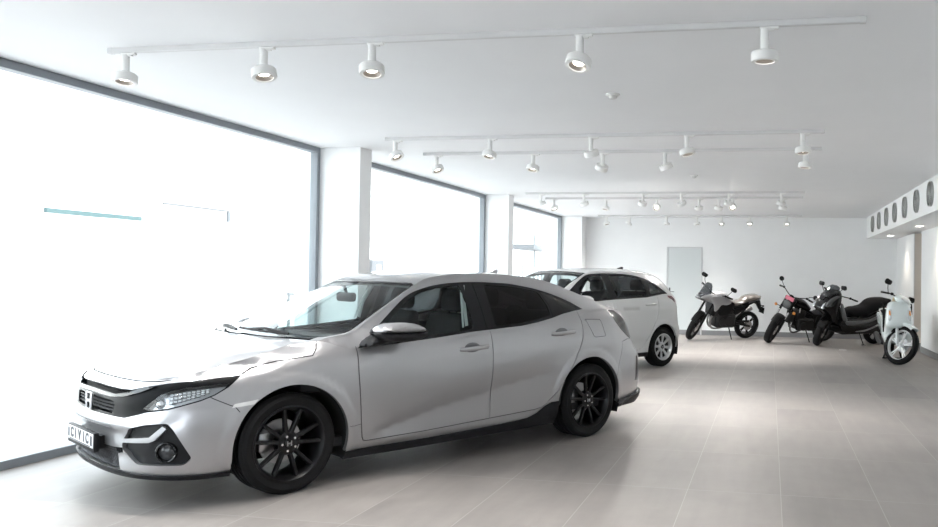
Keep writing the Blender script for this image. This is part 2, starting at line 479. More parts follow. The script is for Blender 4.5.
def make_wheel(name, parent, loc, side, R, rim_r, width, spokes, tyre_m, rim_m, dark_m, cap_m, style='double', steer=0., bolt_m=None, H=True):
    """wheel = tyre mesh with rim, disc and centre cap below it; built in local frame: axis = local y, outer face towards -y"""
    w2 = width/2
    prof = [(rim_r-.012, -w2+.012), (rim_r+.004, -w2+.002), (rim_r+.022, -w2), (R-.035, -w2-.004), (R-.014, -w2+.006), (R-.003, -w2+.026)]
    for k in range(4):
        y = -w2+.04+(width-.08)*k/3
        prof += [(R, y-.012), (R, y+.012)]
        if k < 3: prof += [(R-.007, y+.015), (R-.007, y+(width-.08)/3-.015)]
    prof += [(R-.003, w2-.026), (R-.014, w2-.006), (R-.035, w2+.004), (rim_r+.022, w2), (rim_r-.012, w2-.012)]
    Mx = Matrix.Rotation(-PI/2, 4, 'X')  # local z -> y
    mb = MB(); mb.lathe(prof, 64, Mx)
    o = mb.build(name, tyre_m, parent, smooth=35)
    o.location = loc; o.rotation_euler = (0, 0, (0 if side < 0 else PI)+steer)
    m = MB()   # rim barrel with lip
    m.lathe([(rim_r-.014, -w2+.012), (rim_r+.002, -w2+.004), (rim_r+.003, -w2-.001), (rim_r-.008, -w2-.003), (rim_r-.02, -w2+.012), (rim_r-.032, -w2+.04), (rim_r-.04, 0), (rim_r-.03, w2-.02), (rim_r-.012, w2-.01)], 64, Mx)
    yo = -w2+.018
    def spoke(a, w0, w1, r0, r1, y0, y1, th):
        A = Matrix.Rotation(a, 4, 'Y')
        vs = [(-w0/2, y0, r0), (w0/2, y0, r0), (w1/2, y1, r1), (-w1/2, y1, r1), (-w0/2*1.2, y0+th, r0), (w0/2*1.2, y0+th, r0), (w1/2*1.3, y1+th, r1), (-w1/2*1.3, y1+th, r1)]
        b = bmesh.new(); V = [b.verts.new(A @ Vector(v)) for v in vs]
        for f in ((0, 1, 2, 3), (7, 6, 5, 4), (0, 4, 5, 1), (1, 5, 6, 2), (2, 6, 7, 3), (3, 7, 4, 0)): b.faces.new([V[i] for i in f])
        bmesh.ops.recalc_face_normals(b, faces=list(b.faces)); bmesh.ops.bevel(b, geom=list(b.edges), offset=.003, segments=1, affect='EDGES')
        m.merge(b)
    for k in range(spokes):
        a = 2*PI*k/spokes+.1
        if style == 'double':
            for dlt in (-.17, .17):
                A0 = a+dlt*.8
                spoke(a+dlt*1.55, .024, .019, .05, rim_r-.012, yo+.012, yo-.006, .03)
        else:
            spoke(a, .020, .046, .05, rim_r-.012, yo+.012, yo-.002, .02)
    m.lathe([(.0, yo+.006), (.05, yo+.004), (.07, yo+.012), (.078, yo+.03), (.078, yo+.06)], 40, Mx)
    rim = m.build('rim', rim_m, o, smooth=30)
    if style != 'double':
        m = MB(); m.lathe([(.0, yo+.035), (rim_r-.02, yo+.03), (rim_r-.02, yo+.04), (.0, yo+.045)], 40, Mx); m.build('wheel_back', mat('wheel_dark', (.015, .015, .016), .5, spec=.2), o)
    d = MB(); d.lathe([(.0, .02), (.14, .02), (.14, .035), (.0, .035)], 40, Mx); d.box(-.16, -.09, -.03, .05, -.05, .07, .01)
    d.build('brake_disc', mat('steel', (.45, .45, .46), .35, 1.), o)
    c = MB(); c.lathe([(.0, yo-.002), (.028, yo-.002), (.031, yo+.002), (.031, yo+.012)], 32, Mx)
    c.build('centre_cap', dark_m, o)
    if H:
        e = MB(); y = yo-.0045
        for a, b, z0, z1 in ((-.016, -.009, -.015, .015), (.009, .016, -.015, .015), (-.009, .009, -.003, .004)):
            e.box(a, b, y, y+.004, z0, z1)
        e.build('emblem', cap_m, o, smooth=0)
    b = MB()
    for k in range(5):
        a = 2*PI*k/5+.7; b.cyl((.047*math.cos(a), yo+.01, .047*math.sin(a)), (.047*math.cos(a), yo-.004, .047*math.sin(a)), .0075, n=8)
    b.build('wheel_nuts', bolt_m or mat('nut_chrome', (.75, .75, .76), .25, 1.), o)
    return o
# ------------------------------------------------------------------ silver hatchback
M_SILVER = mat('silver_paint', (.425, .419, .430), .32, .75, 1.)
M_GLOSS = mat('gloss_black', (.008, .009, .011), .08, spec=.35)
M_GRILLE = mat('grille_black', (.006, .0065, .0075), .3, spec=.07)
M_BLACK = mat('black_plastic', (.014, .014, .016), .5, spec=.22)
M_SATIN = mat('satin_black_alloy', (.006, .006, .007), .3, spec=.28)
M_RUBBER = noisy('tyre_rubber', (.007, .007, .0075), (.010, .010, .0105), 60, (.6, .8)); M_RUBBER.node_tree.nodes['Principled BSDF'].inputs['Specular IOR Level'].default_value = .2
M_CHROME = mat('chrome', (.42, .42, .44), .3, 1.)
M_MESHB = mat('grille_mesh', (.004, .004, .0045), .6, spec=.04)
M_GLASSF = pane('car_glass_clear', (.76, .84, .82), .03)
M_GLASSW = pane('windscreen_glass', (.68, .76, .76), .05)
M_GLASSD = pane('privacy_glass', (.03, .033, .036), .022)
M_LENS = pane('lamp_lens', (.92, .94, .95), .06)
M_INT = mat('dark_interior', (.025, .025, .027), .75)
M_SEAT = mat('seat_cloth', (.016, .016, .018), .85, spec=.1)
M_TAIL = mat('smoked_tail_lens', (.035, .032, .034), .12, spec=.5)
M_PLATEW = mat('plate_white', (.8, .8, .82), .4)

def civ_crease(x, z, a):
    zl = np.interp(x, [.55, .75, 1.15, 1.6, 2.1, 2.35], [.29, .345, .43, .505, .58, .62])
    w = sstep(.52, .75, x)*(1-sstep(1.95, 2.35, x))
    up = np.clip((z-zl)/.20, 0, 1); lo = np.clip((zl-z)/np.maximum(zl-.25, .03), 0, 1)
    bump = np.where(z > zl, (1-up)**2, np.clip(1-lo**1.5, 0, 1))
    d = .020*w*bump
    # shoulder line
    zs = np.interp(x, [-.3, .2, .5, 1.2, 2.0, 2.6, 3.2], [.80, .83, .80, .82, .87, .915, .95])
    e = (z-zs)
    d = d-.005*np.exp(-(e/.02)**2)*np.where(e < 0, 1, 1)*sstep(.3, .6, x)*0
    for cx, cz, r in ((.02, .31, .375), (2.69, .305, .39)):
        rr = np.sqrt((x-cx)**2+(z-cz)**2)-r
        d = d-.010*(1-sstep(.035, .085, rr))*(z > .2)*(np.abs(x-cx) < .7)
    # raised hip above the rear wheel
    d = d-.012*np.exp(-((x-2.75)/.30)**2-((z-.80)/.08)**2)
    return d
FR = [(.16, .085), (.185, .05), (.22, .045), (.30, .05), (.33, .035), (.44, .03), (.465, .012), (.497, .012), (.515, .03), (.60, .035), (.655, .055), (.685, .07), (.705, .085), (.735, .14)]
S_SPEC = dict(
    plan=[(-.885, 0), (-.880, .20), (-.858, .40), (-.808, .58), (-.71, .73), (-.56, .83), (-.36, .878), (0, .897), (.5, .90), (1.2, .902), (1.9, .902), (2.5, .90), (2.85, .892), (3.14, .872), (3.38, .825), (3.53, .72), (3.61, .54), (3.65, .30), (3.665, 0)],
    zmax=1.16, crown=2.4, tscale=.7,
    stations=[('s', 0, FR), ('s', .45, FR),
        ('s', .70, [(.15, .10), (.19, .05), (.26, .02), (.40, .01), (.50, .02), (.56, .045), (.60, .055), (.68, .075), (.712, .10), (.745, .17)]),
        ('s', .92, [(.15, .09), (.19, .04), (.3, .012), (.45, .006), (.58, .02), (.62, .035), (.70, .06), (.741, .095), (.775, .18)]),
        ('s', 1.15, [(.15, .07), (.2, .04), (.3, .01), (.45, .0), (.6, .008), (.70, .025), (.755, .06), (.82, .17)]),
        ('x', 0., [(.15, .07), (.2, .05), (.3, .02), (.5, .003), (.6, 0), (.7, .004), (.78, .016), (.84, .045), (.88, .09), (.92, .19)]),
        ('x', .216, [(.15, .07), (.2, .05), (.3, .02), (.5, .003), (.6, 0), (.7, .003), (.78, .010), (.85, .025), (.90, .055), (.944, .105)]),
        ('x', .5, [(.15, .08), (.2, .06), (.25, .03), (.3, .02), (.5, .004), (.65, 0), (.75, .004), (.83, .016), (.885, .035), (.95, .07)]),
        ('x', 1.2, [(.15, .075), (.2, .055), (.24, .032), (.3, .022), (.5, .006), (.65, 0), (.78, .003), (.86, .016), (.93, .036), (1., .07)]),
        ('x', 2.0, [(.15, .075), (.2, .055), (.24, .032), (.3, .022), (.5, .006), (.65, 0), (.78, .001), (.88, .012), (.98, .038), (1.05, .07)]),
        ('x', 2.6, [(.2, .06), (.3, .02), (.5, 0), (.7, -.004), (.85, .002), (.92, .015), (1.0, .04), (1.075, .075)]),
        ('x', 3.0, [(.2, .06), (.3, .02), (.5, 0), (.7, .008), (.85, .016), (.95, .04), (1.03, .08), (1.09, .15)]),
        ('x', 3.25, [(.22, .08), (.3, .03), (.5, .01), (.68, .018), (.76, .04), (.85, .075), (1.0, .13), (1.075, .20)]), ('x', 3.5, [(.22, .08), (.3, .03), (.5, .01), (.66, .015), (.74, .06), (.85, .10), (1.0, .15), (1.07, .21)]),
        ('end', 0, [(.22, .10), (.3, .05), (.5, .01), (.64, .01), (.74, .07), (.9, .12), (1.0, .15), (1.065, .22)])],
    top=[('s', 0, .735), ('s', .45, .735), ('s', .70, .745), ('s', .92, .775), ('s', 1.15, .82), ('x', 0, .912), ('x', .216, .944), ('x', .32, .915), ('x', .42, .882), ('x', .5, .872), ('x', .7, .886), ('x', .955, .903), ('x', 1.4, .940), ('x', 1.7, .955), ('x', 1.93, .97), ('x', 2.11, .993), ('x', 2.28, 1.022), ('x', 2.42, 1.05), ('x', 2.6, 1.073), ('x', 2.8, 1.088), ('x', 3.0, 1.092), ('x', 3.2, 1.08), ('end', 0, 1.065)],
    bottom=[('s', 0, .182), ('s', .5, .182), ('s', 1.2, .172), ('x', .4, .155), ('x', 2.3, .165), ('x', 3.1, .235), ('end', 0, .25)],
    spine=[('s', .70, (-.745, .735)), ('s', .92, (-.64, .79)), ('s', 1.15, (-.45, .862)), ('x', 0., (-.15, .928)), ('x', .216, (.0, .958)),
        ('e', (.262, .792, .957), (.03, .966)), ('e', (.463, .765, .985), (.15, 1.013)), ('e', (.628, .73, 1.068), (.35, 1.09)), ('e', (.855, .67, 1.19), (.60, 1.20)), ('e', (1.081, .612, 1.308), (.90, 1.325)), ('e', (1.141, .605, 1.342), (.99, 1.358)),
        ('e', (1.232, .60, 1.368), (1.13, 1.388)), ('e', (1.42, .595, 1.392), (1.36, 1.412)), ('e', (1.6, .592, 1.398), (1.58, 1.418)), ('e', (1.82, .59, 1.398), (1.82, 1.418)), ('e', (2.23, .585, 1.374), (2.25, 1.40)), ('e', (2.39, .58, 1.350), (2.42, 1.378)), ('e', (2.57, .578, 1.308), (2.62, 1.335)), ('e', (2.74, .58, 1.256), (2.79, 1.285)), ('e', (3.05, .61, 1.155), (3.12, 1.175)), ('s', 4.32, (3.40, 1.068))],
    disp=civ_crease)
# the last spine station sits on the ring top at the tail
def build_silver():
    sp = S_SPEC
    tmp = dict(sp); sp['spine'][-1] = ('x', 3.28, (3.46, 1.068))
    sh = Shell(sp); X = sh.XZ; sx = sh.sx
    # ---------- lower body
    hl_low = [(.62, .585), (.66, .572), (.79, .588), (.872, .606), (.986, .635), (1.063, .664), (1.12, .697), (1.15, .722)]
    hl_top = [(1.10, .722), (1.0, .714), (.90, .704), (.80, .688), (.72, .658)]
    head = hl_low+hl_top
    black = [(-.1, .515), (.28, .52), (.48, .521), (.60, .548), (.65, .562), (.80, .580), (.986, .628), (1.063, .657), (1.141, .70), (1.225, .766), (1.083, .755), (.916, .739), (.733, .724), (.59, .704), (.48, .684), (.35, .682), (-.1, .688)]
    hood_line = [(1.225, .768)]+X([(-.226, .80), (-.066, .838), (.148, .858), (.185, .90), (.216, .96)])
    bump_line = [(1.03, .655), (1.054, .64), (1.151, .593), (1.175, .584), (1.20, .55)]
    fdoor = X([(.459, .90), (.462, .716), (.489, .41), (.503, .294), (.515, .268), (.54, .262), (1.0, .268), (1.598, .289)])
    bline = X([(1.598, .289), (1.600, .6), (1.603, .86), (1.596, .99)])
    rdoor = X([(1.598, .289), (2.06, .306), (2.13, .317), (2.19, .345), (2.306, .448), (2.38, .54), (2.462, .645), (2.53, .76), (2.575, .85), (2.6, .93), (2.603, 1.0), (2.58, 1.1)])
    bezel = roundpoly([(.455, .345), (.475, .40), (.55, .468), (.66, .495), (.805, .508), (.845, .466), (.945, .30), (.90, .262), (.60, .262), (.50, .30)], .02)
    wing = [(.455, .375), (.455, .398), (.70, .425), (.752, .468), (.778, .490), (.802, .476), (.735, .408), (.70, .395)]
    lower = roundpoly([(-.2, .34), (.36, .34), (.46, .346), (.46, .316), (.385, .30), (.42, .208), (-.2, .208)], .006)
    regs = [
        ('fender#', [(1.0, .1), (1.0, .9), (1.4, 1.1), (sx(.216), 1.1)]+X([(.30, 1.0), (.46, .9)])+fdoor[1:5]+X([(.50, .1)])),
        ('doorF#', fdoor+X([(1.603, .86), (1.59, 1.1), (.46, 1.1)])),
        ('doorR#', rdoor+X([(2.5, 1.2), (1.59, 1.2)])),
        ('bumper', [(-.1, .1), (1.42, .1), (1.42, .2), (1.175, .584), (1.151, .593), (1.054, .64), (1.0, .66), (.9, .8), (-.1, .8)]),
        ('hood', [(-.1, .688), (.35, .682), (.48, .684), (.59, .704), (.733, .726), (.916, .741), (1.083, .757)]+hood_line+[(sx(.216), 1.2), (-.1, 1.2)]),
        ('gap', stroke(hood_line, .006)), ('gap', stroke([(-.1, .728), (.45, .728), (.66, .732), (.76, .742)], .005)), ('gap', stroke(bump_line, .005)),
        ('black', black), ('slot_shade', roundpoly([(-.1, .655), (.12, .655), (.35, .648), (.47, .662), (.49, .680), (.35, .678), (-.1, .683)], .004)),
        ('wbar', [(-.1, .634), (.30, .629), (.45, .640), (.58, .672), (.68, .706), (.59, .700), (.48, .666), (.35, .647), (-.1, .653)]), ('grille', roundpoly([(-.1, .535), (.33, .535), (.36, .60), (.30, .612), (-.1, .615)], .01)),
        ('lens#', head),
        ('lower', lower), ('bezel#', bezel), ('wing#', wing),
        ('slot_shade', [(-.1, .454), (.345, .452), (.36, .466), (-.1, .468)]),  # dark strip put in as the shadow line under the bumper blade
        ('lip', [(-.1, .1), (-.1, .20), (.43, .207), (.67, .205), (.90, .20), (1.40, .192), (1.40, .1)]),
        ('marker#', X([(-.36, .578), (-.345, .60), (-.21, .618), (-.235, .59)])),
        ('sill#', X([(.35, .1), (.35, .205), (.522, .210), (1.057, .212), (1.689, .230), (1.98, .246), (2.08, .275), (2.17, .325), (2.24, .350), (2.36, .355), (2.36, .1)])),
        ('gap', stroke(fdoor, .006)), ('gap', stroke(bline, .006)), ('gap', stroke(rdoor, .006)),
        ('gap', stroke(X([(.40, .375), (.49, .38)]), .004)),
        ('rbump', X([(2.9, .1), (3.03, .50), (3.17, .80), (3.30, .815)])+[(sh.end+.1, .80), (sh.end+.1, .1)]),
        ('gap', stroke(X([(3.03, .50), (3.17, .80), (3.29, .815)])+[(sh.end+.1, .80)], .005)),
        ('tailgate', [(sx(3.33), .815), (sx(3.30), 1.2), (sh.end+.1, 1.2), (sh.end+.1, .80)]),
        ('diffuser', X([(3.0, .1), (3.07, .262), (3.2, .285), (3.44, .325)])+[(sh.end+.1, .40), (sh.end+.1, .1)]),
        ('rvent#', roundpoly(X([(3.36, .43), (3.40, .66), (3.43, .64), (3.45, .48), (3.41, .42)]), .01)),
        ('tail#', roundpoly(X([(3.12, 1.088), (3.085, 1.03), (3.10, .985), (3.20, .91), (3.34, .825), (3.40, .812), (3.42, .84), (3.40, .93), (3.33, 1.03), (3.26, 1.074), (3.19, 1.09)]), .012)),
        ('gap', stroke([tuple(p) for p in roundpoly(X([(2.645, 1.018), (2.86, 1.010), (2.885, .865), (2.73, .862)]), .02)]+X([(2.66, 1.018)]), .004)),
        ('none', X(circle(.02, .312, .375, 64))), ('none', X(circle(2.69, .312, .385, 64))),
        ('none', X([(-.355, .05), (-.355, .312), (.395, .312), (.385, .05)])), ('none', X([(2.305, .05), (2.305, .312), (3.075, .312), (3.06, .05)])),
    ]
    D = {'gap': .007, 'slot_shade': .03, 'grille': .03, 'lens#': .0, 'lower': .026, 'bezel#': .025, 'wing#': .0, 'rvent#': .015, 'black': .002, 'bar': -.010, 'wbar': -.008, 'sill#': -.01, 'lip': -.012, 'diffuser': -.035}
    FL = {'gap': 0, 'lower': .0, 'slot_shade': 0, 'bezel#': .02, 'bumper': .028, 'hood': 0, 'lens#': .006, 'sill#': .04, 'lip': .04, 'diffuser': .05, 'black': .055, 'wing#': .03, 'fender#': .03, 'body#': .03, 'rbump': .03, 'bar': .03, 'wbar': .02}
    sh.patch(sh.ring_outline(), regs, sh.ring, .03, 'body#', D, FL)
    # lamp bowls and second layers behind the lenses
    sh.patch(head, [], sh.ring, .03, 'reflector#', {'reflector#': .045}, {'reflector#': 0})
    # ---------- greenhouse sides
    dlo_lo = [(.472, .888), (.72, .902), (.955, .918), (1.102, .929), (1.411, .957), (1.6, .968), (1.925, .987), (2.109, 1.010), (2.281, 1.040), (2.419, 1.071), (2.56, 1.092), (2.68, 1.104)]
    dlo_up = [(2.58, 1.165), (2.44, 1.222), (2.25, 1.275), (2.10, 1.302), (1.94, 1.322), (1.675, 1.334), (1.45, 1.330), (1.25, 1.312), (1.10, 1.278), (.95, 1.215), (.76, 1.090), (.60, .975)]
    dlo = dlo_lo+crspline(dlo_up, False, .03)
    gF = roundpoly([(.70, .925), (.955, .942), (1.2, .960), (1.46, .982), (1.455, 1.308), (1.25, 1.292), (1.11, 1.260), (.97, 1.20), (.80, 1.085), (.72, 1.02)], .03)
    gR = roundpoly([(1.665, .996), (1.925, 1.012), (2.109, 1.035), (2.27, 1.062), (2.275, 1.14), (2.245, 1.255), (2.10, 1.282), (1.94, 1.30), (1.69, 1.312)], .03)
    gregs = [('fender#', [(.1, .8), (.1, 1.0), (.262, .962), (.33, .957), (.46, .90), (.46, .8)]),
             ('doorF#', [(.462, .8), (.462, .888), (.6, 1.0), (1.57, 1.0), (1.60, .8)]), ('doorR#', [(1.6, .8), (1.57, 1.05), (2.5, 1.13), (2.60, 1.09), (2.603, 1.0), (2.6, .8)]),
             ('gap', stroke([(1.603, .86), (1.596, .99)], .006)), ('gap', stroke([(2.6, .93), (2.603, 1.0), (2.585, 1.10)], .006)), ('gap', stroke([(.459, .80), (.46, .90)], .006)),
             ('trim#', dlo), ('gapb#', stroke([(1.575, .96), (1.585, 1.34)], .005)), ('gapc#', stroke([(2.29, 1.045), (2.30, 1.14), (2.26, 1.27)], .004)), ('glassF#', gF), ('glassR#', gR), ('qglass#', roundpoly([(2.32, 1.085), (2.62, 1.108), (2.54, 1.16), (2.40, 1.215), (2.315, 1.24)], .02))]
    sh.patch(sh.side_outline(), gregs, sh.side, .03, 'body#', {'trim#': .004, 'glassF#': .008, 'glassR#': .008, 'gap': .007, 'gapb#': .009, 'gapc#': .009, 'qglass#': .006}, {'glassF#': 0, 'glassR#': 0, 'gap': 0, 'gapb#': 0, 'gapc#': 0, 'qglass#': 0})
    # ---------- hood, windscreen, roof, hatch
    R = sh.rows; q = [r[0] for r in R]; W = sh.scale_t; qe = sh.qend
    qh = sh.qh
    ol = sh.spine_outline()
    ws = [(q[5]+.01, -.1), (q[5]+.01, W*.86), (q[5]+.05, W*.94), (q[6], W*.955), (q[9], W*.965), (q[9]+.01, W*.9), (q[9]-.005, -.1)]
    rg = [(q[14]+.28, -.1), (q[14]+.28, W*.80), (q[16], W*.88), (q[19]-.02, W*.86), (q[19]+.03, W*.8), (q[19]+.03, -.1)]
    sregs = [('roof', [(qh+.0, -.1), (qh+.0, W+.1), (q[16], W+.1), (q[16], -.1)]), ('body#', [(q[16], -.1), (q[16], W+.1), (qe+.1, W+.1), (qe+.1, -.1)]), ('cowl', [(qh+.005, -.1), (qh+.005, W*.93), (q[5]+.03, W*.93), (q[5]+.03, -.1)]),
             ('trimws', [(q[5]-.005, -.1), (q[5]-.005, W*.89), (q[5]+.045, W*.965), (q[6], W*.975), (q[9], W*.985), (q[9]+.03, W*.93), (q[9]+.015, -.1)]), ('windscreen', ws),
             ('tailgate', [(q[14]+.18, -.1), (q[14]+.18, W*.90), (q[16], W*.93), (qe+.1, W*.97), (qe+.1, -.1)]), ('gap', stroke([(q[14]+.18, -.1), (q[14]+.18, W*.90), (q[16], W*.93), (qe+.1, W*.97)], .006)), ('rearglass', rg)]
    sh.patch(ol, sregs, sh.spine, .035, 'hood', {'windscreen': .006, 'trimws': .003, 'cowl': .012, 'gap': .006, 'rearglass': .003}, {'hood': 0, 'windscreen': 0, 'gap': 0, 'rearglass': 0})
    # rest of spine behind the roof line is body side
    car = thing('hatchback_car', 'silver grey five-door hatchback with black alloy wheels in the foreground', 'car')
    o = {}
    def P(k, name, m, par=None):
        ob = sh.obj(k, name, m, par or car)
        if ob: o[k] = ob
        return ob
    P('hood', 'hood', M_SILVER); P('bumper', 'front_bumper', M_SILVER); P('roof', 'roof', M_SILVER); P('windscreen', 'windscreen', M_GLASSW); P('trimws', 'windscreen_frame', M_GLOSS); P('cowl', 'cowl_panel', M_BLACK)
    P('tailgate', 'tailgate', M_SILVER); P('rearglass', 'rear_window', M_GLASSD, o['tailgate']); P('rbump', 'rear_bumper', M_SILVER); P('diffuser', 'rear_diffuser', M_BLACK, o['rbump'])
    P('black', 'grille', M_GRILLE); P('wbar', 'grille_wing', mat('piano_black', (.008, .009, .010), .06, 0, .3), o['black']); P('grille', 'grille_mesh', M_MESHB, o['black']); P('slot_shade', 'grille_slot_shade', M_MESHB, o['black']); P('lower', 'lower_intake', M_MESHB, o['bumper']); P('lip', 'front_lip', M_BLACK, o['bumper']); P('bar', 'bumper_blade', M_SILVER, o['bumper'])
    P('gap', 'panel_seal', mat('seal_black', (.01, .01, .01), .7))
    for sd in 'LR':
        P('body#'+sd, 'body_side', M_SILVER); P('fender#'+sd, 'fender', M_SILVER); P('marker#'+sd, 'side_marker', mat('marker_lens', (.75, .75, .74), .15, 0, .5), o['fender#'+sd])
        dF = P('doorF#'+sd, 'front_door', M_SILVER); P('glassF#'+sd, 'window_glass', M_GLASSF, dF)
        dR = P('doorR#'+sd, 'rear_door', M_SILVER); P('glassR#'+sd, 'window_glass', M_GLASSD, dR)
        P('trim#'+sd, 'window_trim', M_GLOSS); P('qglass#'+sd, 'quarter_trim', M_GLOSS, o['trim#'+sd])
        P('sill#'+sd, 'side_skirt', M_BLACK); P('gapb#'+sd, 'pillar_seal', mat('seal_black', (.01, .01, .01), .7), o['trim#'+sd]); P('gapc#'+sd, 'glass_divider', mat('seal_black', (.01, .01, .01), .7), o['trim#'+sd])
        hd = P('lens#'+sd, 'headlight', M_LENS); P('reflector#'+sd, 'reflector', mat('lamp_bowl', (.62, .63, .65), .25, .6), hd)
        P('bezel#'+sd, 'fog_bezel', M_BLACK, o['bumper']); P('wing#'+sd, 'bezel_wing', M_SILVER, o['bumper'])
        P('tail#'+sd, 'tail_light', M_TAIL); P('rvent#'+sd, 'bumper_vent', M_BLACK, o['rbump'])
    # ---------- small pieces placed on the shell
    def at(s_, z, d=0., side=-1):
        p = sh.ring(np.array([s_]), np.array([z]))[0]; e = .01
        du = sh.ring(np.array([s_+e]), np.array([z]))[0]-sh.ring(np.array([s_-e]), np.array([z]))[0]; dv = sh.ring(np.array([s_]), np.array([z+e]))[0]-sh.ring(np.array([s_]), np.array([z-e]))[0]
        du /= np.linalg.norm(du); n = np.cross(dv, du); n /= np.linalg.norm(n)
        if n[1] < -1e-6 and p[1] > .02: n = -n
        if p[1] <= .02 and n[0] > 0: n = -n
        p = p+n*d
        f = np.array([1, side, 1]); return Vector(p*f), Vector(du*f), Vector(n*f)
    # lamp segments inside the headlights
    for side, sd in ((-1, 'L'), (1, 'R')):
        m = MB()
        for i in range(9):
            sv = .80+.028*i
            zt = np.interp(sv, [.72, .80, .90, 1.0, 1.1], [.655, .684, .698, .708, .716]); zb = np.interp(sv, [.66, .79, .872, .986, 1.063], [.58, .596, .615, .645, .675])
            for r in range(3):
                z = zb+.012+(zt-zb-.02)*(r+.5)/3; p, t, n = at(sv, z, -.030, side); h = (zt-zb)/9
                Mx = Matrix((t, n.cross(t), n)).transposed().to_4x4(); Mx.translation = p
                m.box(-.011, .011, -h, h, -.010, .012, .003, 1, Mx)
        m.build('lamp_segments', mat('lamp_silver', (.8, .81, .83), .12, .9), o['lens#'+sd])
        m = MB(); p, t, n = at(.705, .615, -.03, side); Mx = Matrix((t, n.cross(t), n)).transposed().to_4x4(); Mx.translation = p
        m.lathe([(0, .012), (.016, .010), (.026, 0), (.030, -.01), (.034, -.02)], 20, Mx); m.build('indicator_bowl', mat('lamp_silver', (.8, .81, .83), .12, .9), o['lens#'+sd])
        # fog lamp
        m = MB(); p, t, n = at(.80, .337, -.018, side); Mx = Matrix((t, n.cross(t), n)).transposed().to_4x4(); Mx.translation = p
        m.lathe([(.060, -.01), (.060, .012), (.054, .016), (.048, .012), (.046, -.01)], 28, Mx)
        fr = m.build('fog_lamp', M_GLOSS, o['bumper'])
        m = MB(); m.lathe([(0, .008), (.02, .006), (.046, -.006)], 28, Mx); m.build('fog_lens', mat('fog_glass', (.05, .052, .056), .08, spec=.5), fr)
    # grille bars
    m = MB()
    for z in (.552, .572, .592):
        pts = [at(a, z, -.015, -1)[0] for a in np.linspace(.34, 0.001, 12)]+[at(a, z, -.015, 1)[0] for a in np.linspace(0.001, .34, 12)]
        m.tube(pts, .006, 6)
    m.build('grille_bars', M_BLACK, o['black'])
    m = MB()
    for i in range(34):
        for sgn in (-1, 1):
            y0 = -.42+i*.025; pts = []
            for k in range(6):
                z = .215+.045*k/5*2.2; yy = y0+sgn*(k/5)*.10
                if abs(yy) < .40: pts.append(at(abs(yy), z, -.020, -1 if yy < 0 else 1)[0])
            if len(pts) > 1: m.tube(pts, .0035, 4)
    m.build('intake_mesh', mat('intake_gloss', (.06, .06, .065), .25), o['lower'])
    # slot divider
    # emblem on the nose: upright letter in a rounded frame
    def emblem(par, c, t, n, size, nm='emblem', back=M_GLOSS, ringm=M_CHROME):
        u = n.cross(t)
        if u.z < 0: u = -u
        Mx = Matrix((t, u, n)).transposed().to_4x4(); Mx.translation = c
        m = MB(); W_, H_ = size*.52, size*.44
        rp = roundpoly([(-W_*.88, -H_), (W_*.88, -H_), (W_, H_), (-W_, H_)], size*.14, 5)
        m.tube([Mx @ Vector((a, b, .006)) for a, b in rp], size*.045, 8, closed=True)
        for sg in (-1, 1):
            pl = [(sg*W_*.42, -H_), (sg*W_*.66, -H_), (sg*W_*.86, H_), (sg*W_*.54, H_)]
            m.prism([(a, b) for a, b in pl], 0, .010, .0015, axis='z', M=Mx)
        m.prism([(-W_*.5, -H_*.16), (W_*.5, -H_*.16), (W_*.52, H_*.20), (-W_*.52, H_*.20)], 0, .009, .001, axis='z', M=Mx)
        return m.build(nm, ringm, par, smooth=35)
    p, t, n = at(.0, .578, .004); emblem(o['black'], Vector((p.x-.006, 0, .578)), Vector((0, -1, 0)), Vector((-1, 0, 0)), .115)
    # plate
    m = MB(); px = -.91
    m.box(px, px+.03, -.262, .262, .298, .414, .006)
    m.box(px+.02, px+.075, -.235, .235, .315, .392)
    pf = m.build('plate_holder', M_BLACK, car)
    m = MB(); m.box(px-.003, px+.002, -.250, .250, .321, .406, .003)
    pw = m.build('plate', M_PLATEW, pf)
    Tm = Matrix(((0, 0, -1, px-.004), (-1, 0, 0, 0), (0, 1, 0, .368), (0, 0, 0, 1)))
    m = MB()
    for ch, dy in zip('CIVIC', (-.155, -.085, -.005, .075, .145)): add_text(m, ch, .083, Tm @ Matrix.Translation((dy, 0, 0)), .0015, .0035)
    m.box(px-.0045, px-.003, -.235, -.205, .336, .394); m.box(px-.0055, px-.003, -.20, .20, .326, .3305)
    m.box(px-.0045, px-.003, .212, .238, .336, .394)
    m.build('plate_lettering', mat('plate_ink', (.03, .03, .04), .5), pf, smooth=0)
    # door handles
    for side, sd in ((-1, 'L'), (1, 'R')):
        for x0, x1, z, k in ((1.288, 1.565, .836, 'doorF#'), (2.222, 2.50, .912, 'doorR#')):
            c = (x0+x1)/2; y = -float(sh.ring(np.array([sx(c)]), np.array([z]))[0][1])*(-side)*-1
            y = side*float(sh.ring(np.array([sx(c)]), np.array([z]))[0][1])
            m = MB(); b = [(x0, z-.008), (x0+.02, z-.018), (x1-.03, z-.008), (x1, z+.012), (x1-.03, z+.022), (x0+.02, z+.008)]
            pts = [(x0+.005, y-side*.004, z-.004), (x0+.04, y+side*.028, z-.002), (c, y+side*.036, z+.004), (x1-.04, y+side*.030, z+.010), (x1-.005, y-side*.004, z+.012)]
            m.tube(pts, [.012, .016, .017, .016, .012], 12)
            h = m.build('door_handle', M_SILVER, o[k+sd])
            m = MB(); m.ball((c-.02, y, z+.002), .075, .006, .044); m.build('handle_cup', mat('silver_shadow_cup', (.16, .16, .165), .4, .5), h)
        # mirror
        m = MB()
        sec = [(.60, .0), (.615, .055), (.65, .072), (.72, .066), (.80, .05), (.845, .02), (.85, .0)]
        vs = []
        prof = [(-.03, .4), (.0, .8), (.06, 1.), (.14, 1.), (.20, .86), (.225, .5)]
        for yy, k in prof:
            pass
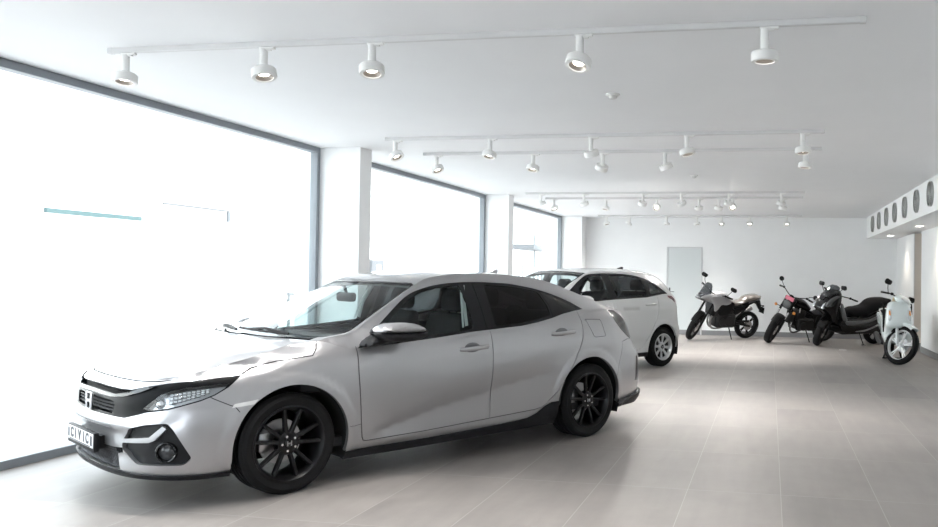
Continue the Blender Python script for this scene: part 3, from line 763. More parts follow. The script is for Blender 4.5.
        dx = -.10 if side > 0 else 0.; dz = -.045 if side > 0 else 0.
        m.M = Matrix.Translation((dx, 0, dz))
        m.inflate([(.525, 1.005), (.54, 1.032), (.60, 1.055), (.70, 1.060), (.80, 1.048), (.868, 1.022), (.882, .998), (.80, .985), (.66, .985), (.55, .992)], .105, side*1.0, .42, .02, .5)
        mr = m.build('wing_mirror', M_SILVER, o['doorF#'+sd], smooth=60)
        m = MB(); m.M = Matrix.Translation((dx, 0, dz)); m.inflate([(.530, .990), (.56, 1.008), (.68, 1.004), (.80, 1.004), (.884, 1.008), (.876, .965), (.82, .936), (.70, .930), (.58, .945)], .106, side*1.0, .45, .02, .5)
        m.inflate([(.485, .90), (.51, .94), (.58, .975), (.72, .975), (.80, .955), (.76, .925), (.62, .907)], .085, side*.895, .4, .02, .5)
        m.inflate([(.545, .975), (.56, 1.025), (.62, 1.046), (.72, 1.050), (.82, 1.034), (.862, 1.0), (.84, .965), (.70, .955)], .03, side*.905, .4, .02, .5)
        m.build('mirror_base', M_BLACK, mr, smooth=60)
        m = MB(); m.M = Matrix.Translation((dx, 0, dz)); m.box(.855, .868, side*1.0-.06, side*1.0+.06, .97, 1.015, .004); m.build('mirror_glass', M_CHROME, mr)
    # wipers
    for y0, y1 in ((-.55, .02), (.0, .52)):
        m = MB()
        def wsp(t, q_): return Vector(sh.spine(np.array([q_]), np.array([abs(t)*W/.78]))[0]*np.array([1, 1 if t > 0 else -1, 1]))+Vector((-.01, 0, .016))
        pts = [wsp(y0+(y1-y0)*k/8, q[5]+.015+.045*k/8) for k in range(9)]
        m.tube(pts, .008, 6); m.tube([pts[0], pts[3]+Vector((0, 0, .02)), pts[6]], .009, 6)
        m.build('wiper', M_BLACK, car)
    # shark fin
    m = MB(); zr = 1.394; m.prism([(2.22, zr), (2.36, zr-.012), (2.37, zr+.045), (2.34, zr+.05), (2.28, zr+.025)], -.016, .016, .010)
    m.build('antenna_fin', M_SILVER, o['roof'])
    # arch liners and floor pan
    for xa, r in ((.02, .372), (2.69, .383)):
        for side in (-1, 1):
            m = MB(); n = 36; vs = []; fs = []
            for i in range(n+1):
                a = -.35+(PI+.7)*i/n
                for y in (.868, .60): vs.append((xa+(r+.012)*math.cos(a), side*y, .312+(r+.012)*math.sin(a)))
            for i in range(n): fs.append((2*i, 2*i+1, 2*i+3, 2*i+2))
            b = len(vs); vs.append((xa, side*.60, .312)); fs += [(b, 2*i+1, 2*i+3) for i in range(n)]
            m._add(vs, fs); m.build('arch_liner', mat('liner', (.012, .012, .013), .9), car)
    m = MB(); m.box(.40, 2.28, -.80, .80, .15, .24, .02); m.box(-.70, .40, -.58, .58, .18, .30, .02); m.box(2.28, 3.40, -.60, .60, .22, .36, .03)
    m.box(-.66, .30, -.60, .60, .30, .62); m.box(2.5, 3.4, -.60, .60, .36, .80)
    fp = m.build('floor_pan', mat('liner', (.012, .012, .013), .9), car, smooth=0)
    # cabin
    m = MB(); m.box(.30, 2.9, -.80, .80, .24, .30)
    m.prism([(.12, .60), (.12, .90), (.30, .955), (.58, .950), (.72, .90), (.76, .80), (.62, .60)], -.76, .76, .03)
    m.box(.46, 1.55, .76, .845, .30, .90, .02); m.box(.46, 1.55, -.845, -.76, .30, .90, .02); m.box(1.62, 2.45, .76, .845, .30, .95, .02); m.box(1.62, 2.45, -.845, -.76, .30, .95, .02)
    m.box(2.55, 3.1, -.70, .70, .80, 1.02, .04)
    m.build('dashboard', M_INT, car)
    def seat(x, y, hw, hr=True):
        m = MB(); m.prism([(x-.02, .42), (x-.02, .56), (x+.06, .60), (x+.50, .56), (x+.52, .40)], y-hw, y+hw, .04, seg=3)
        m.prism([(x+.44, .50), (x+.58, .98), (x+.62, 1.08), (x+.72, 1.08), (x+.72, .96), (x+.58, .48)], y-hw, y+hw, .045, seg=3)
        s_ = m.build('seat', M_SEAT, car, smooth=60)
        if hr:
            m = MB(); m.inflate([(x+.65, 1.10), (x+.64, 1.20), (x+.68, 1.265), (x+.74, 1.26), (x+.76, 1.18), (x+.74, 1.10)], .13, y, .7, .02, .5)
            for dy in (-.05, .05): m.cyl((x+.69, y+dy, 1.05), (x+.69, y+dy, 1.14), .006, n=6)
            m.build('headrest', M_SEAT, s_, smooth=60)
    seat(.92, -.37, .25); seat(.92, .37, .25); seat(1.85, -.36, .30); seat(1.85, .36, .30)
    m = MB(); c = Vector((.83, -.37, .90)); tl = Matrix.Translation(c) @ Matrix.Rotation(-math.radians(66), 4, 'Y')
    m.tube([tl @ Vector((.18*math.cos(2*PI*k/28), .18*math.sin(2*PI*k/28), 0)) for k in range(28)], .014, 8, closed=True)
    for a in (0., PI, -PI/2): m.tube([tl @ Vector((.05*math.cos(a+PI/2), .05*math.sin(a+PI/2), -.01)), tl @ Vector((.175*math.cos(a+PI/2), .175*math.sin(a+PI/2), 0))], .014, 6)
    m.ball(c, .05, .06, .06); m.cyl(c, c+Vector((-.2, 0, -.09)), .03)
    m.build('steering_wheel', M_INT, car, smooth=60)
    m = MB(); m.prism(roundpoly([(-.12, -.035), (.12, -.035), (.125, .035), (-.125, .035)], .03), .0, .035, .008, axis='x', M=Matrix.Translation((.84, -.02, 1.205))); m.cyl((.86, -.02, 1.23), (.84, -.02, 1.29), .012)
    m.build('rear_view_mirror', M_INT, car)
    # roof lining and pillars seen through the glass
    sh2 = sh
    m = MB(); qs = np.linspace(q[9]+.02, q[17], 16); ts = np.linspace(0, W*.93, 9); grid = [[sh.spine(np.array([a]), np.array([b]))[0]-np.array([0, 0, .035]) for b in ts] for a in qs]
    for sg in (-1, 1):
        vs = [Vector(g*np.array([1, sg, 1])) for r in grid for g in r]; k = len(ts)
        m._add(vs, [(i*k+j, i*k+j+1, (i+1)*k+j+1, (i+1)*k+j) for i in range(len(qs)-1) for j in range(k-1)])
    m.build('headliner', mat('headliner', (.35, .35, .34), .9), car)
    for sg in (-1, 1):
        m = MB(); m.tube([(1.44, sg*.775, 1.0), (1.45, sg*.73, 1.14), (1.50, sg*.64, 1.30)], .02, 8, flat=.3); m.build('seat_belt', mat('belt_grey', (.45, .46, .46), .8), car)
        m = MB(); m.tube([(1.40, sg*.785, .99), (1.42, sg*.74, 1.12), (1.47, sg*.655, 1.28)], .012, 8, flat=.4); m.build('pillar_cover', mat('belt_grey', (.45, .46, .46), .8), car)
    # wheels
    for xa in (.0, 2.697):
        for side in (-1, 1):
            st = math.radians(2) if xa < 1 else 0
            make_wheel('wheel', car, (xa, side*.765, .317), side, .317, .238, .235, 5, M_RUBBER, M_SATIN, M_GLOSS, M_CHROME, 'double', st)
    return car, sh
# ------------------------------------------------------------------ white compact hatchback
M_WPAINT = mat('white_paint', (.62, .625, .625), .28, 0, .8)
M_GLASSJ = pane('car_glass_light', (.86, .90, .89), .03)
M_RED = mat('red_lens', (.16, .010, .014), .12, 0, .8)
FW = [(.16, .10), (.20, .05), (.30, .03), (.45, .01), (.55, .01), (.65, .03), (.74, .06), (.80, .13)]
def jz_disp(x, z, a):
    d = np.zeros_like(x)
    for cx, r in ((.0, .36), (2.53, .365)):
        rr = np.sqrt((x-cx)**2+(z-.30)**2)-r
        d = d-.010*(1-sstep(.03, .07, rr))*(z > .2)*(np.abs(x-cx) < .7)
    zl = np.interp(x, [.4, 2.3], [.86, .93])
    d = d+.006*(1-sstep(0, .05, zl-z))*(z < zl)*sstep(.3, .6, x)*(1-sstep(2.4, 2.7, x))
    zl = np.interp(x, [.5, 2.1], [.33, .40])
    d = d+.016*np.exp(-((z-zl)/.07)**2)*sstep(.5, .8, x)*(1-sstep(1.9, 2.2, x))
    return d
J_SPEC = dict(
    plan=[(-.80, 0), (-.79, .25), (-.74, .48), (-.62, .68), (-.42, .79), (-.1, .838), (.5, .845), (1.4, .845), (2.2, .845), (2.6, .838), (2.88, .80), (3.06, .71), (3.16, .52), (3.195, .26), (3.205, 0)],
    zmax=1.2, crown=2.5, tscale=.7, centre=(1.2, 0, .65), bulge=.02,
    stations=[('s', 0, FW), ('s', .5, FW), ('x', -.62, [(.16, .09), (.22, .03), (.45, .0), (.60, .01), (.70, .03), (.78, .07), (.83, .14)]), ('x', -.3, [(.16, .08), (.25, .02), (.45, 0), (.6, .0), (.75, .02), (.85, .06), (.91, .13)]),
        ('x', .1, [(.16, .08), (.25, .02), (.5, 0), (.7, 0), (.85, .015), (.95, .04), (1.0, .075)]), ('x', .6, [(.16, .08), (.25, .03), (.5, .003), (.7, 0), (.85, .004), (.95, .025), (1.02, .045)]),
        ('x', 1.5, [(.16, .08), (.25, .03), (.5, .003), (.7, 0), (.88, .003), (.97, .02), (1.04, .04)]), ('x', 2.3, [(.16, .08), (.25, .03), (.5, .0), (.7, -.004), (.9, .002), (1.0, .02), (1.09, .05)]),
        ('x', 2.75, [(.2, .06), (.3, .02), (.5, .0), (.7, .005), (.9, .02), (1.0, .045), (1.1, .09)]), ('x', 3.0, [(.22, .06), (.3, .02), (.55, .0), (.65, .02), (.9, .04), (1.0, .055), (1.09, .09)]),
        ('end', 0, [(.22, .08), (.3, .03), (.5, 0), (.6, .01), (.68, .05), (.9, .07), (1.06, .10)])],
    top=[('s', 0, .79), ('s', .5, .79), ('x', -.62, .81), ('x', -.3, .90), ('x', .1, .995), ('x', .4, .985), ('x', .9, 1.00), ('x', 1.4, 1.025), ('x', 2.14, 1.052), ('x', 2.57, 1.095), ('x', 2.8, 1.10), ('x', 3.0, 1.08), ('end', 0, 1.05)],
    bottom=[('s', 0, .18), ('s', 1., .17), ('x', 2.2, .18), ('x', 2.9, .24), ('end', 0, .26)],
    spine=[('x', -.62, (-.66, .80)), ('x', -.3, (-.46, .90)), ('x', .1, (-.20, .985)), ('e', (.16, .765, 1.02), (-.15, 1.0)), ('e', (.32, .74, 1.08), (.02, 1.08)), ('e', (.6, .68, 1.23), (.32, 1.235)), ('e', (.88, .62, 1.355), (.62, 1.375)), ('e', (1.06, .595, 1.425), (.86, 1.455)), ('e', (1.33, .575, 1.462), (1.22, 1.497)), ('e', (1.9, .565, 1.462), (1.9, 1.515)), ('e', (2.25, .56, 1.448), (2.3, 1.506)), ('e', (2.5, .555, 1.418), (2.62, 1.485)), ('e', (2.74, .56, 1.345), (2.87, 1.435)), ('e', (2.90, .585, 1.21), (3.0, 1.28)), ('x', 2.98, (3.09, 1.06))],
    disp=jz_disp)
def build_white():
    sh = Shell(J_SPEC); X = sh.XZ; sx = sh.sx; E_ = sh.end+.1
    fd = X([(.33, 1.0), (.34, .6), (.40, .33), (.46, .27), (1.0, .265), (1.40, .27)]); rd = X([(1.40, .27), (1.95, .285), (2.06, .33), (2.123, .425), (2.25, .60), (2.355, .746), (2.405, .92), (2.41, 1.10)])
    bl = X([(1.40, .27), (1.405, .7), (1.40, 1.05)])
    head = [(.42, .64), (.60, .66), (.85, .70), (1.0, .76), (1.02, .80), (.85, .80), (.62, .745), (.44, .70)]
    tail = X([(2.72, 1.098), (2.87, 1.09), (2.97, 1.04), (3.04, .95), (3.05, .90), (3.0, .895), (2.92, .965), (2.83, 1.03), (2.74, 1.06)])
    regs = [('fender#', X([(-.45, .1), (-.45, 1.2), (.33, 1.2), (.34, .6), (.40, .33), (.46, .27), (.46, .1)])), ('doorF#', fd+X([(1.405, .7), (1.4, 1.1)])), ('doorR#', rd+X([(1.4, 1.2)])),
            ('bumper', [(-.1, .1), (1.22, .1), (1.22, .3), (1.0, .76), (.9, .78), (.5, .755), (-.1, .75)]), ('hood', [(-.1, .752), (.5, .757), (.86, .803), (1.05, .81)]+X([(-.2, .90), (.05, .96), (.1, 1.1)])+[(-.1, 1.1)]),
            ('lens#', roundpoly(head, .015)), ('grille', roundpoly([(-.1, .64), (.36, .65), (.38, .73), (-.1, .735)], .02)), ('lower', roundpoly([(-.1, .24), (.5, .24), (.55, .38), (.4, .42), (-.1, .42)], .02)),
            ('sill#', X([(.33, .1), (.33, .235), (2.2, .245), (2.2, .1)])), ('gap', stroke(fd, .006)), ('gap', stroke(rd, .006)), ('gap', stroke(bl, .006)),
            ('rbump', X([(2.7, .1), (2.87, .50), (2.93, .60), (3.0, .64)])+[(E_, .64), (E_, .1)]), ('gap', stroke(X([(2.87, .50), (2.93, .60), (3.0, .64)])+[(E_, .64)], .005)),
            ('tailgate', [(sx(3.03), .645), (sx(3.0), 1.2), (E_, 1.2), (E_, .645)]), ('gap', stroke([(sx(3.03), .645), (sx(3.0), 1.2)], .005)),
            ('diffuser', X([(2.8, .1), (2.88, .28), (3.05, .31)])+[(E_, .40), (E_, .1)]), ('reflect#', roundpoly([(sx(3.09), .36), (sx(3.16), .36), (sx(3.16), .40), (sx(3.09), .40)], .01)),
            ('tail#', roundpoly(tail, .012)), ('none', X(circle(0, .30, .36, 56))), ('none', X(circle(2.53, .30, .365, 56))), ('none', X([(-.34, .05), (-.34, .3), (.34, .3), (.34, .05)])), ('none', X([(2.185, .05), (2.185, .3), (2.875, .3), (2.86, .05)]))]
    sh.patch(sh.ring_outline(), regs, sh.ring, .045, 'body#', {'gap': .007, 'lower': .05, 'grille': .02, 'sill#': -.006}, {'gap': 0, 'lower': 0, 'bumper': .055, 'fender#': .03, 'body#': .03})
    lo = [(.36, 1.0), (.9, 1.022), (1.178, 1.036), (1.415, 1.048), (2.144, 1.074), (2.573, 1.121), (2.74, 1.128)]
    up = [(2.60, 1.21), (2.465, 1.288), (2.248, 1.372), (1.934, 1.42), (1.534, 1.433), (1.2, 1.424), (1.02, 1.398), (.83, 1.31), (.6, 1.18), (.42, 1.07)]
    dlo = lo+crspline(up, False, .03)
    gF = roundpoly([(.78, 1.05), (1.25, 1.07), (1.335, 1.075), (1.335, 1.405), (1.2, 1.40), (1.06, 1.372), (.92, 1.30), (.80, 1.22)], .03)
    gR = roundpoly([(1.50, 1.085), (2.13, 1.105), (2.17, 1.11), (2.20, 1.20), (2.17, 1.365), (1.92, 1.398), (1.50, 1.405)], .03)
    gQ = roundpoly([(2.28, 1.125), (2.56, 1.148), (2.45, 1.26), (2.31, 1.325)], .025)
    sh.patch(sh.side_outline(), [('doorF#', [(.33, .9), (.34, 1.1), (1.4, 1.1), (1.40, .9)]), ('doorR#', [(1.4, .9), (1.4, 1.1), (2.4, 1.12), (2.41, .9)]), ('trim#', dlo), ('glassF#', gF), ('glassR#', gR), ('glassQ#', gQ)], sh.side, .04, 'body#', {'trim#': .004, 'glassF#': .008, 'glassR#': .008, 'glassQ#': .006}, {'glassF#': 0, 'glassR#': 0, 'glassQ#': 0})
    R = sh.rows; q = [r[0] for r in R]; W = sh.scale_t; qe = sh.qend; qh = sh.qh
    ws = [(q[3]+.02, -.1), (q[3]+.02, W*.86), (q[4], W*.94), (q[7], W*.955), (q[7]+.01, W*.9), (q[7]+.01, -.1)]
    rg = [(q[12]+.05, -.1), (q[12]+.03, W*.80), (q[13], W*.86), (q[13]+.10, W*.84), (q[13]+.11, -.1)]
    sh.patch(sh.spine_outline(), [('roof', [(qh, -.1), (qh, W+.1), (q[12], W+.1), (q[12], -.1)]), ('body#', [(q[12], -.1), (q[12], W+.1), (qe+.1, W+.1), (qe+.1, -.1)]), ('trimws', [(q[3], -.1), (q[3], W*.9), (q[4], W*.97), (q[7], W*.975), (q[7]+.03, W*.93), (q[7]+.03, -.1)]), ('windscreen', ws),
        ('tailgate', [(q[11]+.08, -.1), (q[11]+.08, W*.93), (qe+.1, W*.95), (qe+.1, -.1)]), ('gap', stroke([(q[11]+.08, -.1), (q[11]+.08, W*.93), (qe+.1, W*.95)], .006)), ('rearglass', rg)], sh.spine, .05, 'hood', {'windscreen': .005, 'trimws': .003, 'gap': .006}, {'windscreen': 0, 'gap': 0, 'rearglass': 0})
    car = thing('hatchback_car', 'white five-door hatchback with silver wheels behind the silver grey car', 'car')
    o = {}
    def P(k, name, m, par=None):
        ob = sh.obj(k, name, m, par or car)
        if ob: o[k] = ob
        return ob
    P('hood', 'hood', M_WPAINT); P('bumper', 'front_bumper', M_WPAINT); P('roof', 'roof', M_WPAINT); P('windscreen', 'windscreen', M_GLASSW); P('trimws', 'windscreen_frame', M_GLOSS)
    P('tailgate', 'tailgate', M_WPAINT); P('rearglass', 'rear_window', M_GLASSD, o['tailgate']); P('rbump', 'rear_bumper', M_WPAINT); P('diffuser', 'rear_diffuser', M_BLACK, o['rbump'])
    P('grille', 'grille', M_GLOSS); P('lower', 'lower_intake', M_MESHB, o['bumper']); P('gap', 'panel_seal', mat('seal_grey', (.08, .08, .08), .7))
    for sd in 'LR':
        P('body#'+sd, 'body_side', M_WPAINT); P('fender#'+sd, 'fender', M_WPAINT); dF = P('doorF#'+sd, 'front_door', M_WPAINT); P('glassF#'+sd, 'window_glass', M_GLASSJ, dF); dR = P('doorR#'+sd, 'rear_door', M_WPAINT); P('glassR#'+sd, 'window_glass', M_GLASSJ, dR)
        P('trim#'+sd, 'window_trim', M_GLOSS); P('glassQ#'+sd, 'quarter_glass', M_GLASSJ, o['trim#'+sd]); P('sill#'+sd, 'side_skirt', M_BLACK); P('lens#'+sd, 'headlight', mat('lamp_bowl', (.62, .63, .65), .25, .6)); P('tail#'+sd, 'tail_light', M_RED); P('reflect#'+sd, 'reflector', M_RED, o['rbump'])
    for side, sd in ((-1, 'L'), (1, 'R')):
        for x0, x1, z, k in ((1.06, 1.31, .945, 'doorF#'), (2.09, 2.345, .968, 'doorR#')):
            y = side*float(sh.ring(np.array([sx((x0+x1)/2)]), np.array([z]))[0][1]); m = MB()
            m.tube([(x0, y-side*.004, z-.004), (x0+.04, y+side*.026, z-.002), (x1-.04, y+side*.028, z+.004), (x1, y-side*.004, z+.006)], [.011, .015, .015, .011], 10); m.build('door_handle', M_WPAINT, o[k+sd])
        m = MB(); m.inflate([(.50, 1.03), (.50, 1.08), (.56, 1.12), (.70, 1.11), (.74, 1.06), (.72, 1.03), (.58, 1.02)], .11, side*.99, .4, .025, .5); m.box(.55, .62, side*.93-.10, side*.93+.10, 1.01, 1.05, .02); m.build('wing_mirror', M_WPAINT, o['doorF#'+sd], smooth=60)
    m = MB(); zr = 1.505; m.prism([(2.30, zr-.01), (2.46, zr-.02), (2.47, zr+.035), (2.44, zr+.04), (2.36, zr+.02)], -.016, .016, .010); m.build('antenna_fin', M_BLACK, o['roof'])
    for xa, r in ((0, .355), (2.53, .36)):
        for side in (-1, 1):
            m = MB(); n = 30; vs = []; fs = []
            for i in range(n+1):
                a = -.35+(PI+.7)*i/n
                for y in (.815, .56): vs.append((xa+(r+.012)*math.cos(a), side*y, .30+(r+.012)*math.sin(a)))
            for i in range(n): fs.append((2*i, 2*i+1, 2*i+3, 2*i+2))
            b = len(vs); vs.append((xa, side*.56, .30)); fs += [(b, 2*i+1, 2*i+3) for i in range(n)]
            m._add(vs, fs); m.build('arch_liner', mat('liner', (.012, .012, .013), .9), car)
    m = MB(); m.box(.37, 2.15, -.75, .75, .17, .28, .02); m.box(-.6, .37, -.55, .55, .2, .6); m.box(2.15, 3.05, -.56, .56, .24, .70)
    m.build('floor_pan', mat('liner', (.012, .012, .013), .9), car, smooth=0)
    m = MB(); m.prism([(.0, .65), (.0, .97), (.25, 1.0), (.5, .98), (.6, .85), (.5, .65)], -.72, .72, .03); m.box(.4, 2.9, -.74, .74, .28, .34)
    for sg in (-1, 1): m.box(.45, 2.3, sg*.76-.035, sg*.76+.035, .34, .98, .02)
    m.build('dashboard', M_INT, car)
    def seat(x, y, hw):
        m = MB(); m.prism([(x-.02, .48), (x, .64), (x+.50, .62), (x+.52, .46)], y-hw, y+hw, .04, seg=3); m.prism([(x+.44, .56), (x+.56, 1.08), (x+.60, 1.16), (x+.70, 1.16), (x+.70, 1.02), (x+.58, .54)], y-hw, y+hw, .045, seg=3)
        s_ = m.build('seat', M_SEAT, car, smooth=60)
        m = MB(); m.inflate([(x+.62, 1.18), (x+.61, 1.28), (x+.65, 1.335), (x+.71, 1.33), (x+.73, 1.26), (x+.71, 1.18)], .12, y, .7, .025, .5); m.cyl((x+.66, y, 1.12), (x+.66, y, 1.2), .012, n=6); m.build('headrest', M_SEAT, s_, smooth=60)
    for y in (-.35, .35): seat(.85, y, .25); seat(1.75, y, .29)
    for xa in (0, 2.53):
        for side in (-1, 1): make_wheel('wheel', car, (xa, side*.735, .305), side, .305, .205, .19, 8, M_RUBBER, mat('rim_silver', (.62, .63, .64), .3, .9), M_BLACK, M_CHROME, 'star')
    return car, sh
# ------------------------------------------------------------------ the showroom
H = 2.83; YR = 20.1; YB = -6.5; XR = 2.9
WD = Vector((.0125, 1, 0)).normalized(); WN = Vector((1, -.0125, 0)).normalized()
def wl(Y, off=0., Z=0.): return Vector((-5.17+(Y-5)*.0125, Y, 0))+WN*off+Vector((0, 0, Z))
WM = Matrix.Translation((-5.17, 5, 0)) @ Matrix(((WN.x, WD.x, 0, 0), (WN.y, WD.y, 0, 0), (0, 0, 1, 0), (0, 0, 0, 1)))
def struct(mb, name, m, parent=None, smooth=0):
    o = mb.build(name, m, parent, smooth=smooth)
    if parent is None: o['kind'] = 'structure'
    return o
def tile_mat():
    m = bpy.data.materials.new('floor_tile'); m.use_nodes = True; nt = m.node_tree; N = nt.nodes; L = nt.links; b = N['Principled BSDF']
    tc = N.new('ShaderNodeTexCoord'); sep = N.new('ShaderNodeSeparateXYZ'); L.new(tc.outputs['Object'], sep.inputs[0])
    def mth(op, a, b_=None, c=None):
        n = N.new('ShaderNodeMath'); n.operation = op
        for i, v in enumerate((a, b_, c)):
            if v is None: continue
            if isinstance(v, (int, float)): n.inputs[i].default_value = v
            else: L.new(v, n.inputs[i])
        return n.outputs[0]
    def cell(o, o0, w):
        t = mth('DIVIDE', mth('SUBTRACT', o, o0), w); fr = mth('FRACT', t); idx = mth('FLOOR', t)
        dd = mth('MULTIPLY', mth('MINIMUM', fr, mth('SUBTRACT', 1., fr)), w); return dd, idx
    dx, ix = cell(sep.outputs[0], -1.7142-12, .6); dy, iy = cell(sep.outputs[1], 5.4754-24, 1.2)
    dmin = mth('MINIMUM', dx, dy)
    gr = mth('LESS_THAN', dmin, .0022)
    cmb = N.new('ShaderNodeCombineXYZ'); L.new(ix, cmb.inputs[0]); L.new(iy, cmb.inputs[1])
    wn = N.new('ShaderNodeTexWhiteNoise'); wn.noise_dimensions = '2D'; L.new(cmb.outputs[0], wn.inputs['Vector'])
    # cloud pattern shifted per tile
    off = N.new('ShaderNodeVectorMath'); off.operation = 'MULTIPLY_ADD'; off.inputs[1].default_value = (9, 9, 9); L.new(wn.outputs['Color'], off.inputs[0]); L.new(tc.outputs['Object'], off.inputs[2])
    no = N.new('ShaderNodeTexNoise'); no.inputs['Scale'].default_value = 2.2; no.inputs['Detail'].default_value = 8; no.inputs['Roughness'].default_value = .6; L.new(off.outputs[0], no.inputs['Vector'])
    mp = N.new('ShaderNodeMapping'); mp.inputs['Scale'].default_value = (9, 1.2, 1); L.new(off.outputs[0], mp.inputs[0])
    n2 = N.new('ShaderNodeTexNoise'); n2.inputs['Scale'].default_value = 1.2; n2.inputs['Detail'].default_value = 6; L.new(mp.outputs[0], n2.inputs['Vector'])
    v = mth('ADD', mth('MULTIPLY', no.outputs['Fac'], .59), mth('ADD', mth('MULTIPLY', n2.outputs['Fac'], .25), mth('MULTIPLY', wn.outputs['Value'], .16)))
    r = N.new('ShaderNodeValToRGB'); r.color_ramp.elements[0].position = .25; r.color_ramp.elements[0].color = (*FLOOR_A, 1); r.color_ramp.elements[1].position = .75; r.color_ramp.elements[1].color = (*FLOOR_B, 1)
    L.new(v, r.inputs['Fac'])
    mx = N.new('ShaderNodeMix'); mx.data_type = 'RGBA'; L.new(gr, mx.inputs[0]); L.new(r.outputs[0], mx.inputs[6]); mx.inputs[7].default_value = (*GROUT, 1)
    L.new(mx.outputs[2], b.inputs['Base Color'])
    rg = mth('ADD', .38, mth('MULTIPLY', no.outputs['Fac'], .2)); L.new(rg, b.inputs['Roughness'])
    return m
FLOOR_A = (.188, .173, .165); FLOOR_B = (.322, .298, .282); GROUT = (.36, .34, .325)
M_WALL = noisy('wall_plaster', (.86, .868, .875), (.88, .888, .895), 3, (.7, .85))
M_CEIL = noisy('ceiling_paint', (.86, .868, .885), (.875, .883, .90), 2, (.8, .9))
M_FRAME = mat('frame_grey', (.25, .275, .30), .5)
M_BASE = mat('baseboard_grey', (.26, .26, .27), .5)
M_WHITE = mat('lamp_white', (.82, .82, .81), .45)
M_TRACK = mat('track_white', (.66, .66, .665), .5)
M_PANE = pane('window_pane', (.97, .985, .98), .03)
def build_room():
    m = MB(); m.box(-5.6, 6.2, YB-.3, YR+.3, -.12, 0); struct(m, 'floor', tile_mat())
    m = MB(); m.box(-5.6, 6.2, YB-.3, YR+.3, H, H+.2); struct(m, 'ceiling', M_CEIL)
    m = MB(); m.box(-5.6, 6.2, YR, YR+.2, 0, H); struct(m, 'wall_rear', M_WALL)
    # right wall with an opening to a corridor
    m = MB(); m.box(XR, XR+.2, YB, 16.97, 0, H); struct(m, 'wall_right', M_WALL)
    m = MB(); m.box(XR, XR+.9, 17.75, YR, 0, H); struct(m, 'wall_corridor', mat('wall_corridor_warm_lit', (.84, .76, .68), .8))  # warm corridor light put into the beige of the wall
    m = MB(); m.box(XR-.012, XR, 17.74, YR, 0, H); struct(m, 'wall_alcove', M_WALL)
    m = MB(); m.box(XR+.2, 6.0, 16.77, 16.97, 0, H); struct(m, 'wall_passage', M_WALL)
    m = MB(); m.box(6.0, 6.2, YB, YR, 0, H); struct(m, 'wall_east', M_WALL)
    # front wall behind the viewer, unseen; its glazing is added to light the cars
    m = MB(); m.box(-5.6, 6.2, YB-.2, YB, 2.62, H); m.box(-5.6, 6.2, YB-.2, YB, 0, .06); m.box(.2, 6.2, YB-.2, YB, 0, H); m.box(-5.6, -4.6, YB-.2, YB, 0, H); struct(m, 'wall_front', M_WALL)
    # left glazed wall: fins between the windows
    def fin(y0, y1, xo, nm='wall_left'):
        m = MB(); M = WM
        m.box(-.30, xo, y0-5, y1-5, 0, H, 0, M=M); struct(m, nm, M_WALL)
    fin(8.79, 9.06, .50, 'trim_1'); fin(14.28, 14.55, .44, 'trim_2'); fin(19.62, YR, .50, 'trim_3'); fin(-.4, -.1, .5, 'trim_4'); fin(YB, -6., .5, 'trim_5')
    def window(n, y0, y1):
        m = MB(); a, b = y0-5, y1-5
        for (p0, p1, z0, z1) in ((a, b, .0, .062), (a, b, H-.062, H), (a, a+.06, .062, H-.062), (b-.06, b, .062, H-.062)):
            m.box(-.09, .0, p0, p1, z0, z1, .003, 1, WM)
        fr = struct(m, 'window_%d' % n, M_FRAME)
        m = MB(); m.box(-.05, -.044, a+.05, b-.05, .055, H-.055, M=WM); m.build('pane', M_PANE, fr, smooth=0)
    window(1, -.1, 8.79); window(2, 9.06, 14.28); window(3, 14.55, 19.62); window(4, -6., -.4)
    # baseboards
    m = MB(); m.box(-4.55, XR-.012, YR-.015, YR, 0, .115, .003); struct(m, 'baseboard_rear', M_BASE)
    m = MB(); m.box(XR-.015, XR, YB, 16.97, 0, .115, .003); struct(m, 'baseboard_right', M_BASE)
    m = MB(); m.box(XR-.027, XR-.012, 17.74, YR, 0, .115, .003); struct(m, 'baseboard_alcove', M_BASE)
    m = MB(); m.box(XR, XR+.9, 17.735, 17.75, 0, .115, .003); struct(m, 'baseboard_corridor', M_BASE)
    # bulkhead along the right wall, under the ceiling
    m = MB(); m.box(2.213, XR+.9, YB, YR, 2.345, H); struct(m, 'trim_6', M_WALL)
    # door in the rear wall
    m = MB()
    for a, b, z0, z1 in ((-2.47, -2.43, 0, 2.12), (-1.64, -1.60, 0, 2.12), (-2.43, -1.64, 2.085, 2.12)): m.box(a, b, YR-.018, YR, z0, z1, .003, 1)
    dr = struct(m, 'door_1', mat('door_frame_grey', (.62, .63, .64), .5))
    m = MB(); m.box(-2.425, -1.645, YR-.012, YR+.0, .004, 2.082, .002, 1); leaf = m.build('door_leaf', mat('door_leaf_grey', (.64, .675, .68), .45), dr)
    m = MB(); m.box(-2.405, -2.37, YR-.022, YR-.011, .88, 1.13, .004); m.cyl((-2.388, YR-.02, 1.03), (-2.388, YR-.06, 1.03), .010, n=10); m.cyl((-2.39, YR-.055, 1.03), (-2.27, YR-.055, 1.03), .009, n=10)
    m.build('door_handle', mat('handle_dark', (.10, .105, .11), .35, .6), dr)
    # tiny cable outlet on the rear wall
    return dr
